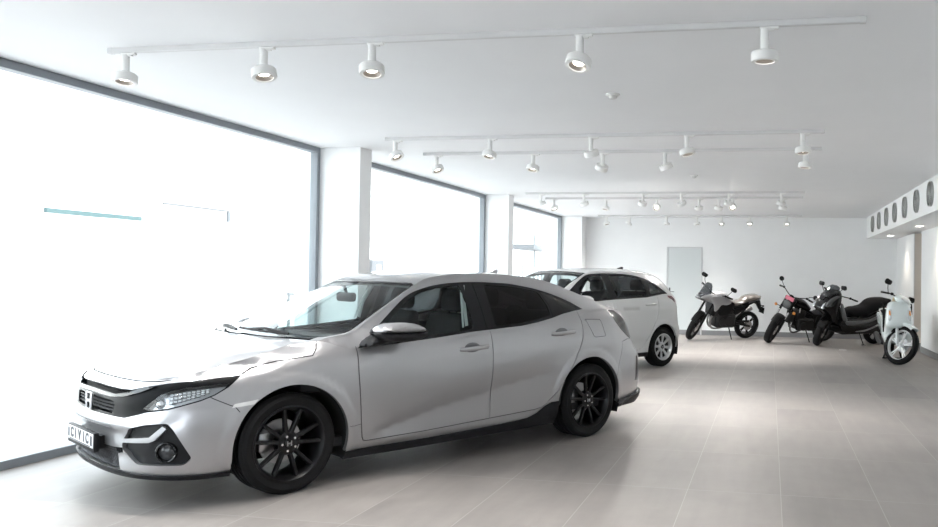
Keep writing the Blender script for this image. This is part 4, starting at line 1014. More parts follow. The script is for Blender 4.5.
def vents():
    first = None
    for k, Y in enumerate((12.21, 13.33, 14.46, 15.57, 16.66, 17.75, 18.83)):
        if first is None:
            v = thing('wall_vent', 'grey round louvred vent', 'vent', (2.213, Y, 2.605), 0, 'round vents along the bulkhead')
            Mx = Matrix.Rotation(-PI/2, 4, 'Y')   # z -> -x
            m = MB(); m.lathe([(.178, 0), (.176, .034), (.170, .040), (.160, .036), (.155, .0)], 40, Mx); m.build('vent_ring', mat('vent_ring_grey', (.42, .43, .42), .35, .6), v)
            m = MB(); m.lathe([(0, .002), (.157, .002)], 32, Mx); m.build('vent_backing', mat('vent_dark', (.06, .06, .06), .6), v)
            m = MB()
            for i in range(11):
                z = -.135+.027*i; hw = math.sqrt(.156**2-z*z)
                m.box(-.022, -.010, -hw, hw, z-.0085, z+.0085, 0, M=Matrix.Translation((0, 0, 0)))
            m.build('vent_louvres', mat('vent_slat', (.40, .42, .41), .3, .6), v, smooth=0)
            m = MB(); m.lathe([(0, .034), (.03, .030), (.036, .004)], 24, Mx); m.build('vent_hub', mat('vent_ring_grey', (.42, .43, .42), .35, .6), v)
            first = v
        else:
            v = copy_tree(first); v.location = (2.213, Y, 2.605)
        names = ['nearest to the viewer, at the right edge', 'second from the viewer', 'third from the viewer', 'fourth from either end, the middle one', 'third from the rear wall', 'second from the rear wall', 'nearest to the rear wall']
        v['label'] = 'grey round louvred vent in the white bulkhead, ' + names[k]
    for Y, lab in ((15.25, 'round white recessed downlight under the bulkhead, nearer to the viewer'), (18.62, 'round white recessed downlight under the bulkhead, nearer to the rear wall')):
        X = 2.57 if Y < 17 else 2.54
        d = thing('recessed_downlight', lab, 'downlight', (X, Y, 2.345), 0, 'downlights under the bulkhead')
        m = MB(); m.lathe([(.085, 0), (.085, -.006), (.075, -.008), (.066, -.004), (.064, 0)], 32); m.build('trim_ring', M_WHITE, d)
        m = MB(); m.lathe([(0, -.0075), (.060, -.0075), (.066, -.004)], 32); m.build('diffuser', mat('downlight_glow', (1, 1, 1), .5, emit=(1., .93, .82), estr=14), d)
        l = bpy.data.lights.new('downlight_beam', 'SPOT'); l.energy = 28; l.color = (1, .86, .68); l.spot_size = 1.9; l.spot_blend = .7; l.shadow_soft_size = .06
        lo = bpy.data.objects.new('downlight_beam', l); link(lo, d); lo.location = (0, 0, -.02)
def track_lights():
    tracks = [('nearest', 4.683, -4.24, .50, [-4.12, -3.13, -2.40, -1.10, -.04]),
              ('second', 8.185, -4.02, .50, [-3.91, -2.86, -1.79, -.82, .30]),
              ('third', 9.27, -4.06, .54, [-3.9, -2.71, -1.89, -1.17, .37]),
              ('fourth', 13.94, -4.2, .55, [-3.93, -3.16, -2.13, -1.48, -.68, .18]),
              ('fifth', 14.87, -4.1, .56, [-3.94, -2.96, -2.02, -1.26, -.9, -.66, .22]),
              ('rearmost', 19.21, -4.0, .7, [-3.8, -3.25, -2.37, -1.67, -1.1, -.46, .37])]
    tilt = {(0, 0): (9, -3), (0, 1): (8, -14), (0, 2): (11, -8), (0, 3): (20, 8), (0, 4): (0, 0), (1, 0): (6, -30), (1, 1): (14, 6), (1, 2): (-22, -8), (1, 3): (6, -12), (1, 4): (8, -4),
            (2, 0): (10, -26), (2, 1): (14, 4), (2, 2): (-25, 25), (2, 3): (-14, -20), (2, 4): (4, 4), (3, 0): (-10, -28), (3, 1): (-25, -15), (3, 2): (-28, 20), (3, 3): (-30, -25), (3, 4): (-25, 20), (3, 5): (-20, 15), (4, 0): (14, -20), (4, 1): (10, 10), (4, 2): (60, 6), (4, 3): (-20, 0), (4, 4): (-20, 15), (4, 5): (58, 10), (4, 6): (-15, 10), (5, 0): (8, -15), (5, 1): (5, 30), (5, 2): (6, 10), (5, 3): (4, -10), (5, 4): (18, 4), (5, 5): (26, 0), (5, 6): (20, 0)}
    ordn = ['first', 'second', 'third', 'fourth', 'fifth', 'sixth', 'seventh']
    rnd = random.Random(3)
    proto = None
    for ti, (nm, Y, x0, x1, xs) in enumerate(tracks):
        t = thing('lighting_track', ('white ceiling track, %s of the six in the showroom' % ('nearest to the viewer' if ti == 0 else ('last before the rear wall' if ti == 5 else nm+' from the viewer'))), 'light track', ((x0+x1)/2, Y, H), 0, 'ceiling lighting tracks')
        hw = (x1-x0)/2
        m = MB(); m.box(-hw, hw, -.017, .017, -.033, 0, .002, 1); m.box(-hw, hw, -.006, .006, -.0345, -.030); m.build('rail', M_TRACK, t)
        m = MB(); m.box(-hw-.004, -hw+.03, -.019, .019, -.035, 0, .003, 1); m.build('end_cap', M_TRACK, t)
        m = MB(); m.box(hw-.03, hw+.004, -.019, .019, -.035, 0, .003, 1); m.build('end_cap', M_TRACK, t)
        for li, X in enumerate(xs):
            tx, ty = tilt.get((ti, li), (rnd.uniform(-30, 30), rnd.uniform(-30, 30)))
            if proto is None:
                s = thing('track_spotlight', 'x', 'spotlight', (X, Y, H-.033))
                m = MB(); m.box(-.03, .075, -.014, .014, -.016, 0, .003, 1); m.box(.02, .05, -.010, .010, -.024, -.012, .002, 1); m.build('adapter', M_WHITE, s)
                m = MB(); m.lathe([(0, -.012), (.024, -.012), (.024, -.150), (0, -.150)], 24); m.build('stem', M_WHITE, s, smooth=30)
                m = MB(); m.lathe([(0, -.0), (.068, -.0), (.075, -.007), (.076, -.050), (.073, -.057), (.054, -.058), (.051, -.050)], 40)
                hd = m.build('lamp_head', M_WHITE, s, smooth=30); hd.location = (0, 0, -.138)
                m = MB(); m.lathe([(.052, -.054), (.046, -.046), (.030, -.032)], 36); m.build('reflector', mat('lamp_reflector', (.36, .33, .30), .3, .7), hd)
                m = MB(); m.lathe([(0, -.034), (.033, -.034)], 28); m.build('bulb_glow', mat('lamp_glow', (1, 1, 1), .5, emit=(1., .93, .84), estr=9), hd)
                l = bpy.data.lights.new('lamp_beam', 'SPOT'); l.energy = LAMP_W; l.color = (1, .965, .92); l.spot_size = 1.7; l.spot_blend = 1.; l.shadow_soft_size = .05
                lo = bpy.data.objects.new('lamp_beam', l); link(lo, hd); lo.location = (0, 0, -.062)
                proto = s
            else:
                s = copy_tree(proto); s.location = (X, Y, H-.033)
            hd = [c for c in s.children if c.name.startswith('lamp_head')][0]
            hd.rotation_euler = (-math.radians(tx)*1., math.radians(ty), 0)
            n = len(xs)
            pos = 'leftmost' if li == 0 else ('rightmost' if li == n-1 else ordn[li]+' from the left')
            s['label'] = 'white cylindrical spotlight, %s on the %s' % (pos, {0: 'ceiling track nearest the viewer', 5: 'last track before the rear wall'}.get(ti, nm+' ceiling track from the viewer'))
            s['group'] = 'spotlights on the ceiling tracks'
    # smoke detectors
    for (X, Y), lab in (((-1.23, 6.4), 'small white smoke detector between the first and second ceiling tracks'), ((-1.06, 11.66), 'small white smoke detector behind the third ceiling track'), ((-3.9, 19.45), 'small white detector on the ceiling by the rear left pillar')):
        d = thing('smoke_detector', lab, 'detector', (X, Y, H), 0, 'ceiling smoke detectors')
        m = MB(); m.lathe([(0, 0), (.055, 0), (.055, -.012), (.048, -.018), (.0, -.018)], 28); m.build('base', M_WHITE, d, smooth=30)
        m = MB(); m.lathe([(.036, -.018), (.036, -.022), (.030, -.036), (.018, -.042), (0, -.042)], 28); m.build('sensor_cap', mat('detector_grey', (.68, .68, .67), .5), d, smooth=30)
LAMP_W = 88
# ------------------------------------------------------------------ motorcycles and scooters (local x forward, y left, z up)
M_MATTE = mat('bike_matte_black', (.006, .006, .0065), .5, spec=.2)
M_BKGLOSS = mat('bike_gloss_black', (.007, .007, .008), .16, spec=.5)
M_ENGINE = noisy('engine_dark', (.010, .010, .011), (.022, .022, .023), 25, (.4, .55), metal=.2)
M_STEEL = mat('bike_steel', (.55, .55, .56), .25, 1.)
M_BSILVER = mat('bike_silver', (.36, .36, .37), .32, .3, .5)
M_GREYP = mat('bike_grey_panel', (.12, .123, .128), .32, .4, .6)
M_AMBER = mat('amber_lens', (.75, .28, .05), .15, 0, 1.)
M_MIRROR = mat('mirror_face', (.75, .77, .8), .03, 1.)
M_SMOKE = pane('smoked_screen', (.30, .31, .33), .08)
def steer_matrix(axle, z, rake, trail_off, ang):
    """turn about the steering head: axis through a point ahead of the axle, leaning back by rake"""
    p = Vector((axle-trail_off, 0, z)); ax = Vector((-math.sin(rake), 0, math.cos(rake)))
    return Matrix.Translation(p) @ Matrix.Rotation(ang, 4, ax) @ Matrix.Translation(-p)
def drop(S, axle, R):
    """keep the turned wheel on the ground"""
    n = (S.to_3x3() @ Vector((0, 1, 0))); c = S @ Vector((axle, 0, R)); low = c.z-R*math.sqrt(max(0, 1-n.z**2))
    return Matrix.Translation((0, 0, -low)) @ S
def bike_wheel(name, par, x, R, w, rim_m, spokes, M=None, spoke_w=.028, double=False, disc=True):
    M = M or Matrix.Identity(4); C0 = M @ Matrix.Translation((x, 0, R)); A = Matrix.Rotation(-PI/2, 4, 'X')
    rr = R-.075 if w > .1 else R-.06; n = 10
    prof = [(rr-.004, -w*.36)]+[(rr+(R-rr)*math.sin(PI*k/n)**.55 if 0 < k < n else rr, -w/2*math.cos(PI*k/n)) for k in range(n+1)]+[(rr-.004, w*.36)]
    mb = MB(); mb.M = C0; mb.lathe(prof, 44, A); o = mb.build(name, M_RUBBER, par, smooth=50)
    mb = MB(); mb.M = C0
    mb.lathe([(rr-.005, -w*.36), (rr+.002, -w*.38), (rr-.006, -w*.30), (rr-.020, -w*.22), (rr-.024, 0), (rr-.020, w*.22), (rr-.006, w*.30), (rr+.002, w*.38), (rr-.005, w*.36)], 44, A)
    mb.lathe([(0, -.035), (.035, -.035), (.04, -.02), (.04, .02), (.035, .035), (0, .035)], 20, A)
    for k in range(spokes):
        a = 2*PI*k/spokes+.3
        for d in ((-.10, .10) if double else (0,)):
            p = Vector((math.cos(a+d*.5)*.035, 0, math.sin(a+d*.5)*.035)); q = Vector((math.cos(a+d)*(rr-.012), 0, math.sin(a+d)*(rr-.012)))
            mb.tube([p, q], [spoke_w*.6, spoke_w*.45], 6)
    mb.build('rim', rim_m, o, smooth=40)
    if disc:
        mb = MB(); mb.M = C0; mb.lathe([(.055, .050), (.115, .050), (.115, .055), (.055, .055)], 32, A); mb.lathe([(.02, .044), (.06, .048), (.06, .054), (.02, .050)], 16, A); mb.build('brake_disc', M_STEEL, o, smooth=30)
    return o
def bar_mirror(par, base, stalk, head, face_n, shape='oval', M=None):
    mb = MB(); mb.M = M or Matrix.Identity(4)
    mb.tube([base, stalk, head], .006, 6); mb.build('mirror_stalk', M_MATTE, par)
    m2 = MB(); m2.M = M or Matrix.Identity(4); n = Vector(face_n).normalized(); t = n.cross(Vector((0, 0, 1))).normalized(); u = t.cross(n)
    F = Matrix((t, u, n)).transposed().to_4x4(); F.translation = Vector(head)
    if shape == 'round': m2.lathe([(0, -.022), (.035, -.018), (.052, -.004), (.052, .006), (.048, .008), (.0, .008)], 24, F)
    else: m2.ball((0, 0, 0), .082, .048, .020, 20, 10, F.to_3x3().to_4x4()); 
    if shape != 'round':
        for v in m2.bm.verts: v.co += (m2.M.to_3x3() @ Vector(head)) if False else Vector((0, 0, 0))
    return m2, F
def mirrors(par, pts, shape, M):
    for base, stalk, head in pts:
        mb = MB(); mb.M = M; mb.tube([base, stalk, head], .007, 6); st = mb.build('mirror_arm', M_MATTE, par)
        n = Vector((-1, 0, .05)).normalized(); t = Vector((0, 1, 0)); u = n.cross(t)
        F = Matrix((t, u, n)).transposed().to_4x4(); F.translation = Vector(head)
        mb = MB(); mb.M = M
        if shape == 'round': mb.lathe([(0, -.024), (.036, -.019), (.054, -.004), (.054, .004), (.0, .004)], 24, F)
        else:
            out = roundpoly([(-.075, -.035), (.065, -.048), (.085, .02), (.05, .052), (-.06, .045)], .035, 5)
            s = 1 if head[1] > 0 else -1
            mb.prism([(a*s, b) for a, b in out], -.028, .004, .008, axis='z', M=F)
        h = mb.build('mirror_head', M_MATTE, st, smooth=50)
def grip_bars(par, pts, M, gl=.13):
    mb = MB(); mb.M = M; mb.tube(crspline(pts, False, .05), .011, 8); b = mb.build('handlebar', M_MATTE, par)
    for k in (0, -1):
        p = Vector(pts[k]); q = Vector(pts[1 if k == 0 else -2]); d = (q-p).normalized()
        mb = MB(); mb.M = M; mb.tube([p-d*.01, p+d*gl], .0165, 10); mb.build('grip', mat('grip_rubber', (.015, .015, .015), .8), b)
        mb = MB(); mb.M = M; mb.tube([p+d*(gl+.03)+Vector((.03, 0, 0)), p+d*gl*.6+Vector((.07, 0, .004)), p+Vector((.055, 0, 0))], .006, 6); mb.ball(p+d*(gl+.045), .03, .03, .025, 10, 8); mb.build('lever', M_MATTE, b)
    return b
def simple(par, name, m, fn, M=None, smooth=50):
    mb = MB()
    if M is not None: mb.M = M
    fn(mb); return mb.build(name, m, par, smooth=smooth)
def arc_guard(mb, x, R, w, a0, a1, th=.006, rim=.018):
    """mudguard: curved channel above a tyre"""
    n = 14; vs = []; fs = []; sec = [(-w/2, -rim), (-w/2*.92, -.002), (-w/4, .008), (0, .011), (w/4, .008), (w/2*.92, -.002), (w/2, -rim)]
    for lay in (0, th):
        for i in range(n+1):
            a = a0+(a1-a0)*i/n
            for y, d in sec: vs.append((x+(R+d+lay)*math.cos(a), y, R+0+(R+d+lay)*math.sin(a)-0))
    k = len(sec); N = (n+1)*k
    for lay in (0, 1):
        for i in range(n):
            for j in range(k-1):
                f = (lay*N+i*k+j, lay*N+(i+1)*k+j, lay*N+(i+1)*k+j+1, lay*N+i*k+j+1); fs.append(f)
    for i in range(n):
        for j in (0, k-1): fs.append((i*k+j, (i+1)*k+j, N+(i+1)*k+j, N+i*k+j))
    for j in range(k-1):
        for i in (0, n): fs.append((i*k+j, i*k+j+1, N+i*k+j+1, N+i*k+j))
    mb._add(vs, fs)

def adventure_bike(loc, rz):
    b = thing('motorcycle', 'silver and black adventure motorcycle with a tinted windscreen, leftmost of the bikes', 'motorcycle', loc, rz, 'parked motorcycles and scooters', rot=(-math.radians(13), 0, rz))
    RF, RR = .335, .32; xf, xr = .725, -.72
    S = drop(steer_matrix(xf, RF, math.radians(27), .05, math.radians(38)), xf, RF)
    bike_wheel('front_wheel', b, xf, RF, .12, M_MATTE, 5, S, .03, True); bike_wheel('rear_wheel', b, xr, RR, .16, M_MATTE, 6, None, .03, True)
    for s in (-1, 1): simple(b, 'fork_leg', M_MATTE, lambda m: m.tube([(xf-.02, s*.095, RF-.03), (xf-.09, s*.095, .50), (xf-.36, s*.095, 1.02)], [.026, .027, .022], 10), S)
    simple(b, 'triple_clamp', M_MATTE, lambda m: m.box(xf-.38, xf-.26, -.12, .12, .93, .99, .01), S)
    simple(b, 'front_fender', M_MATTE, lambda m: arc_guard(m, xf, RF+.012, .14, math.radians(35), math.radians(150)), S)
    simple(b, 'front_fairing', M_BSILVER, lambda m: m.inflate([(.70, .985), (.66, 1.03), (.52, 1.07), (.36, 1.06), (.26, .98), (.36, .86), (.48, .89), (.58, .93)], .165, 0, .75, .035))
    simple(b, 'beak', M_GREYP, lambda m: m.inflate([(.78, .965), (.72, 1.00), (.58, .97), (.50, .90), (.60, .90)], .09, 0, .5, .03))
    simple(b, 'headlight', mat('bike_headlamp', (.10, .105, .11), .12, .3, .5), lambda m: m.inflate([(.715, .985), (.67, 1.045), (.60, 1.05), (.62, .98)], .11, 0, .6, .03))
    ws = simple(b, 'windscreen', M_SMOKE, lambda m: m.inflate([(.68, 1.03), (.66, 1.08), (.52, 1.28), (.46, 1.30), (.44, 1.24), (.46, 1.06)], .14, 0, .45, .03))
    simple(b, 'fuel_tank', M_BSILVER, lambda m: m.inflate([(.34, 1.03), (.24, 1.10), (.08, 1.10), (-.06, 1.0), (-.13, .88), (-.02, .82), (.20, .84), (.32, .92)], .17, 0, .55, .035))
    for s in (-1, 1): simple(b, 'side_shroud', M_BSILVER, lambda m: m.inflate([(.50, 1.00), (.40, 1.04), (.12, 1.01), (-.06, .90), (.06, .84), (.20, .84), (.30, .72), (.36, .70), (.40, .84)], .024, s*.180, .5, .035))
    simple(b, 'engine', M_ENGINE, lambda m: (m.box(-.26, .24, -.18, .18, .30, .62, .04), m.box(-.20, .30, -.14, .14, .55, .86, .03), m.cyl((-.08, -.20, .46), (-.08, .20, .46), .12, n=24), m.cyl((.1, .15, .44), (.1, .20, .44), .085, n=24)))
    simple(b, 'radiator', M_MATTE, lambda m: m.box(.34, .38, -.16, .16, .58, .86, .01))
    for s in (-1, 1): simple(b, 'tank_panel', M_MATTE, lambda m: m.inflate([(.20, .86), (.06, .90), (-.12, .90), (-.16, .80), (.0, .62), (.24, .62)], .03, s*.165, .5, .035))
    simple(b, 'frame', M_MATTE, lambda m: [m.tube(p, .02, 8) for s in (-1, 1) for p in ([(.36, s*.03, .92), (.10, s*.14, .82), (-.22, s*.13, .70), (-.30, s*.12, .36)], [(.34, s*.03, .86), (.24, s*.10, .55), (.22, s*.1, .36)], [(-.2, s*.12, .74), (-.55, s*.11, .80), (-.90, s*.06, .92)], [(-.30, s*.12, .5), (-.62, s*.10, .80)])])
    simple(b, 'exhaust', mat('exhaust_steel', (.35, .34, .33), .3, 1.), lambda m: (m.tube(crspline([(.26, .06, .62), (.36, .07, .50), (.33, .06, .33), (.20, .0, .25), (-.1, -.10, .24), (-.35, -.16, .34)], False, .05), .021, 8), m.tube(crspline([(.26, -.06, .62), (.36, -.05, .50), (.33, -.04, .33), (.20, -.05, .25)], False, .05), .021, 8), m.tube([(-.35, -.17, .35), (-.5, -.20, .44), (-.95, -.21, .66)], [.03, .055, .055], 12)))
    simple(b, 'side_cover', M_MATTE, lambda m: m.inflate([(-.04, .86), (-.20, .84), (-.42, .84), (-.62, .90), (-.60, .80), (-.40, .62), (-.20, .56), (-.04, .62)], .12, 0, .75, .035))
    simple(b, 'swingarm', M_MATTE, lambda m: [m.tube([(-.28, s*.11, .40), (xr, s*.12, RR)], .026, 8) for s in (-1, 1)])
    simple(b, 'chain_guard', M_MATTE, lambda m: m.box(-.70, -.28, .085, .105, .40, .46, .01))
    simple(b, 'seat', mat('wrapped_seat', (.16, .14, .125), .22, 0, .7), lambda m: m.inflate([(.0, .95), (-.10, .915), (-.28, .89), (-.44, .92), (-.54, .99), (-.70, 1.03), (-.90, 1.035), (-.95, .99), (-.80, .925), (-.55, .86), (-.30, .79), (-.10, .80)], .14, 0, .6, .035))
    simple(b, 'tail_panel', M_GREYP, lambda m: m.inflate([(-.40, .84), (-.60, .90), (-.88, .965), (-.95, .975), (-.97, .93), (-.75, .85), (-.50, .77)], .10, 0, .5, .035))
    simple(b, 'rear_fender', M_MATTE, lambda m: (m.inflate([(-.88, .95), (-.97, .92), (-1.06, .72), (-1.10, .66), (-1.06, .64), (-.95, .76), (-.86, .90)], .05, 0, .6, .03), m.box(-1.10, -1.085, -.09, .09, .60, .74, .005)))
    for s in (-1, 1): simple(b, 'turn_signal', M_MATTE, lambda m: (m.cyl((-1.0, 0, .80), (-1.0, s*.13, .80), .009, n=6), m.ball((-1.0, s*.14, .80), .035, .022, .022, 10, 8)))
    hb = grip_bars(b, [(.16, .39, 1.10), (.26, .26, 1.12), (.33, .10, 1.08), (.34, 0, 1.07), (.33, -.10, 1.08), (.26, -.26, 1.12), (.16, -.39, 1.10)], S)
    mirrors(b, [((.25, .27, 1.12), (.30, .33, 1.25), (.29, .37, 1.36)), ((.25, -.27, 1.12), (.30, -.33, 1.25), (.29, -.37, 1.36))], 'oval', S)
    simple(b, 'side_stand', M_MATTE, lambda m: (m.tube([(-.10, .14, .36), (-.16, .27, .035)], .013, 8), m.box(-.20, -.12, .25, .30, .03, .045)))
    simple(b, 'footrest', M_MATTE, lambda m: [m.cyl((-.22, s*.12, .36), (-.22, s*.28, .36), .012, n=8) for s in (-1, 1)])
    return b
def bobber_bike(loc, rz):
    b = thing('motorcycle', 'all-black bobber motorcycle with a round headlamp and a pink tag on its handlebar', 'motorcycle', loc, rz, 'parked motorcycles and scooters', rot=(-math.radians(13), 0, rz))
    RF, RR = .325, .32; xf, xr = .76, -.73; K = M_MATTE
    S = drop(steer_matrix(xf, RF, math.radians(28), .04, math.radians(36)), xf, RF)
    bike_wheel('front_wheel', b, xf, RF, .15, K, 6, S, .03, False); bike_wheel('rear_wheel', b, xr, RR, .165, K, 6, None, .03)
    for s in (-1, 1):
        f = simple(b, 'fork_leg', K, lambda m: m.tube([(xf-.01, s*.105, RF-.03), (xf-.14, s*.105, .58)], .030, 10), S)
        simple(f, 'fork_tube', M_STEEL, lambda m: m.tube([(xf-.13, s*.105, .56), (xf-.23, s*.105, .75)], .021, 10), S)
        simple(f, 'fork_cover', K, lambda m: m.tube([(xf-.22, s*.105, .73), (xf-.37, s*.105, 1.02)], .027, 10), S)
    simple(b, 'triple_clamp', K, lambda m: (m.box(-.06, .06, -.13, .13, -.02, .02, .008, M=Matrix.Translation((xf-.36, 0, .99)) @ Matrix.Rotation(-.48, 4, 'Y')), m.box(-.05, .05, -.13, .13, -.02, .02, .008, M=Matrix.Translation((xf-.26, 0, .80)) @ Matrix.Rotation(-.48, 4, 'Y'))), S)
    simple(b, 'front_fender', K, lambda m: arc_guard(m, xf, RF+.014, .17, math.radians(45), math.radians(150)), S)
    hl = simple(b, 'headlight', M_BKGLOSS, lambda m: m.lathe([(0, -.07), (.06, -.06), (.092, -.02), (.098, .02), (.094, .03), (.088, .028)], 28, S @ Matrix.Translation((xf-.22, 0, .90)) @ Matrix.Rotation(PI/2, 4, 'Y')))
    simple(hl, 'headlight_lens', mat('bike_headlamp', (.10, .105, .11), .12, .3, .5), lambda m: m.lathe([(0, .034), (.05, .032), (.088, .024)], 28, S @ Matrix.Translation((xf-.22, 0, .90)) @ Matrix.Rotation(PI/2, 4, 'Y')))
    for s in (-1, 1):
        t = simple(b, 'turn_signal', K, lambda m: (m.cyl((xf-.21, s*.10, .79), (xf-.19, s*.20, .79), .009, n=6), m.lathe([(0, -.02), (.03, -.015), (.034, .005)], 14, Matrix.Translation((xf-.19, s*.22, .79)) @ Matrix.Rotation(PI/2, 4, 'Y'))), S)
        simple(t, 'amber_lens', M_AMBER, lambda m: m.lathe([(.034, .004), (.02, .014), (0, .016)], 14, Matrix.Translation((xf-.19, s*.22, .79)) @ Matrix.Rotation(PI/2, 4, 'Y')), S)
    simple(b, 'fuel_tank', M_BKGLOSS, lambda m: m.inflate([(.34, .96), (.24, 1.0), (.05, .96), (-.14, .82), (-.18, .74), (-.05, .72), (.18, .78), (.32, .86)], .125, 0, .4, .035))
    simple(b, 'frame', K, lambda m: [m.tube(p, .021, 8) for s in (-1, 1) for p in ([(.38, s*.02, .88), (.1, s*.08, .74), (-.2, s*.12, .62), (-.30, s*.13, .38)], [(.36, s*.03, .80), (.26, s*.10, .45), (.20, s*.12, .32), (-.25, s*.13, .30)], [(-.2, s*.12, .62), (-.50, s*.12, .64), (-.80, s*.09, .66)])])
    simple(b, 'engine', M_ENGINE, lambda m: (m.box(-.24, .20, -.17, .17, .30, .56, .04), m.box(.0, .24, -.13, .13, .50, .74, .03), m.cyl((-.1, -.20, .42), (-.1, .20, .42), .12, n=24), m.cyl((.08, .15, .40), (.08, .21, .40), .09, n=24)))
    simple(b, 'radiator', K, lambda m: m.box(.28, .33, -.13, .13, .42, .74, .01))
    simple(b, 'exhaust', mat('exhaust_dark', (.05, .05, .05), .35, .7), lambda m: (m.tube(crspline([(.22, .06, .54), (.34, .07, .44), (.31, .06, .28), (.16, .02, .22), (-.2, -.12, .24)], False, .05), .021, 8), m.tube([(-.2, -.16, .26), (-.35, -.2, .30), (-.95, -.21, .38)], [.03, .05, .05], 12)))
    simple(b, 'exhaust_heat_shield', M_STEEL, lambda m: m.tube(crspline([(.24, .085, .52), (.355, .095, .43), (.33, .085, .30), (.25, .06, .245)], False, .04), .012, 6))
    simple(b, 'swingarm', K, lambda m: [m.tube([(-.28, s*.12, .36), (xr, s*.13, RR)], .026, 8) for s in (-1, 1)])
    for s in (-1, 1): simple(b, 'shock_absorber', K, lambda m: m.tube([(-.52, s*.14, .62), (-.66, s*.14, .38)], .03, 10))
    simple(b, 'seat', M_SEAT, lambda m: m.inflate([(-.12, .74), (-.22, .69), (-.40, .69), (-.55, .74), (-.58, .70), (-.45, .64), (-.18, .64)], .14, 0, .6, .03))
    simple(b, 'rear_fender', M_BKGLOSS, lambda m: arc_guard(m, xr, RR+.05, .19, math.radians(40), math.radians(165)))
    simple(b, 'side_cover', K, lambda m: m.box(-.34, -.10, -.13, .13, .46, .66, .03))
    grip_bars(b, [(.14, .40, 1.06), (.26, .28, 1.11), (.35, .12, 1.06), (.37, 0, 1.03), (.35, -.12, 1.06), (.26, -.28, 1.11), (.14, -.40, 1.06)], S)
    mirrors(b, [((.24, .28, 1.11), (.28, .33, 1.18), (.27, .44, 1.22)), ((.24, -.28, 1.11), (.28, -.33, 1.18), (.27, -.40, 1.26))], 'round', S)
    simple(b, 'speedometer', K, lambda m: m.lathe([(0, -.03), (.05, -.02), (.055, .01), (.05, .02), (0, .022)], 20, S @ Matrix.Translation((xf-.31, 0, 1.06)) @ Matrix.Rotation(-.7, 4, 'Y')))
    simple(b, 'side_stand', K, lambda m: (m.tube([(-.05, .14, .32), (-.12, .27, .035)], .013, 8), m.box(-.16, -.08, .25, .30, .03, .045)))
    tg = simple(b, 'hang_tag', mat('pink_card', (.72, .20, .28), .5), lambda m: m.box(xf-.235, xf-.23, -.10, .09, .985, 1.075, .0, M=Matrix.Identity(4)), S, 0)
    simple(b, 'key_tag', mat('white_card', (.8, .8, .8), .5), lambda m: m.box(.20, .23, .150, .154, .70, .80), None, 0)
    return b
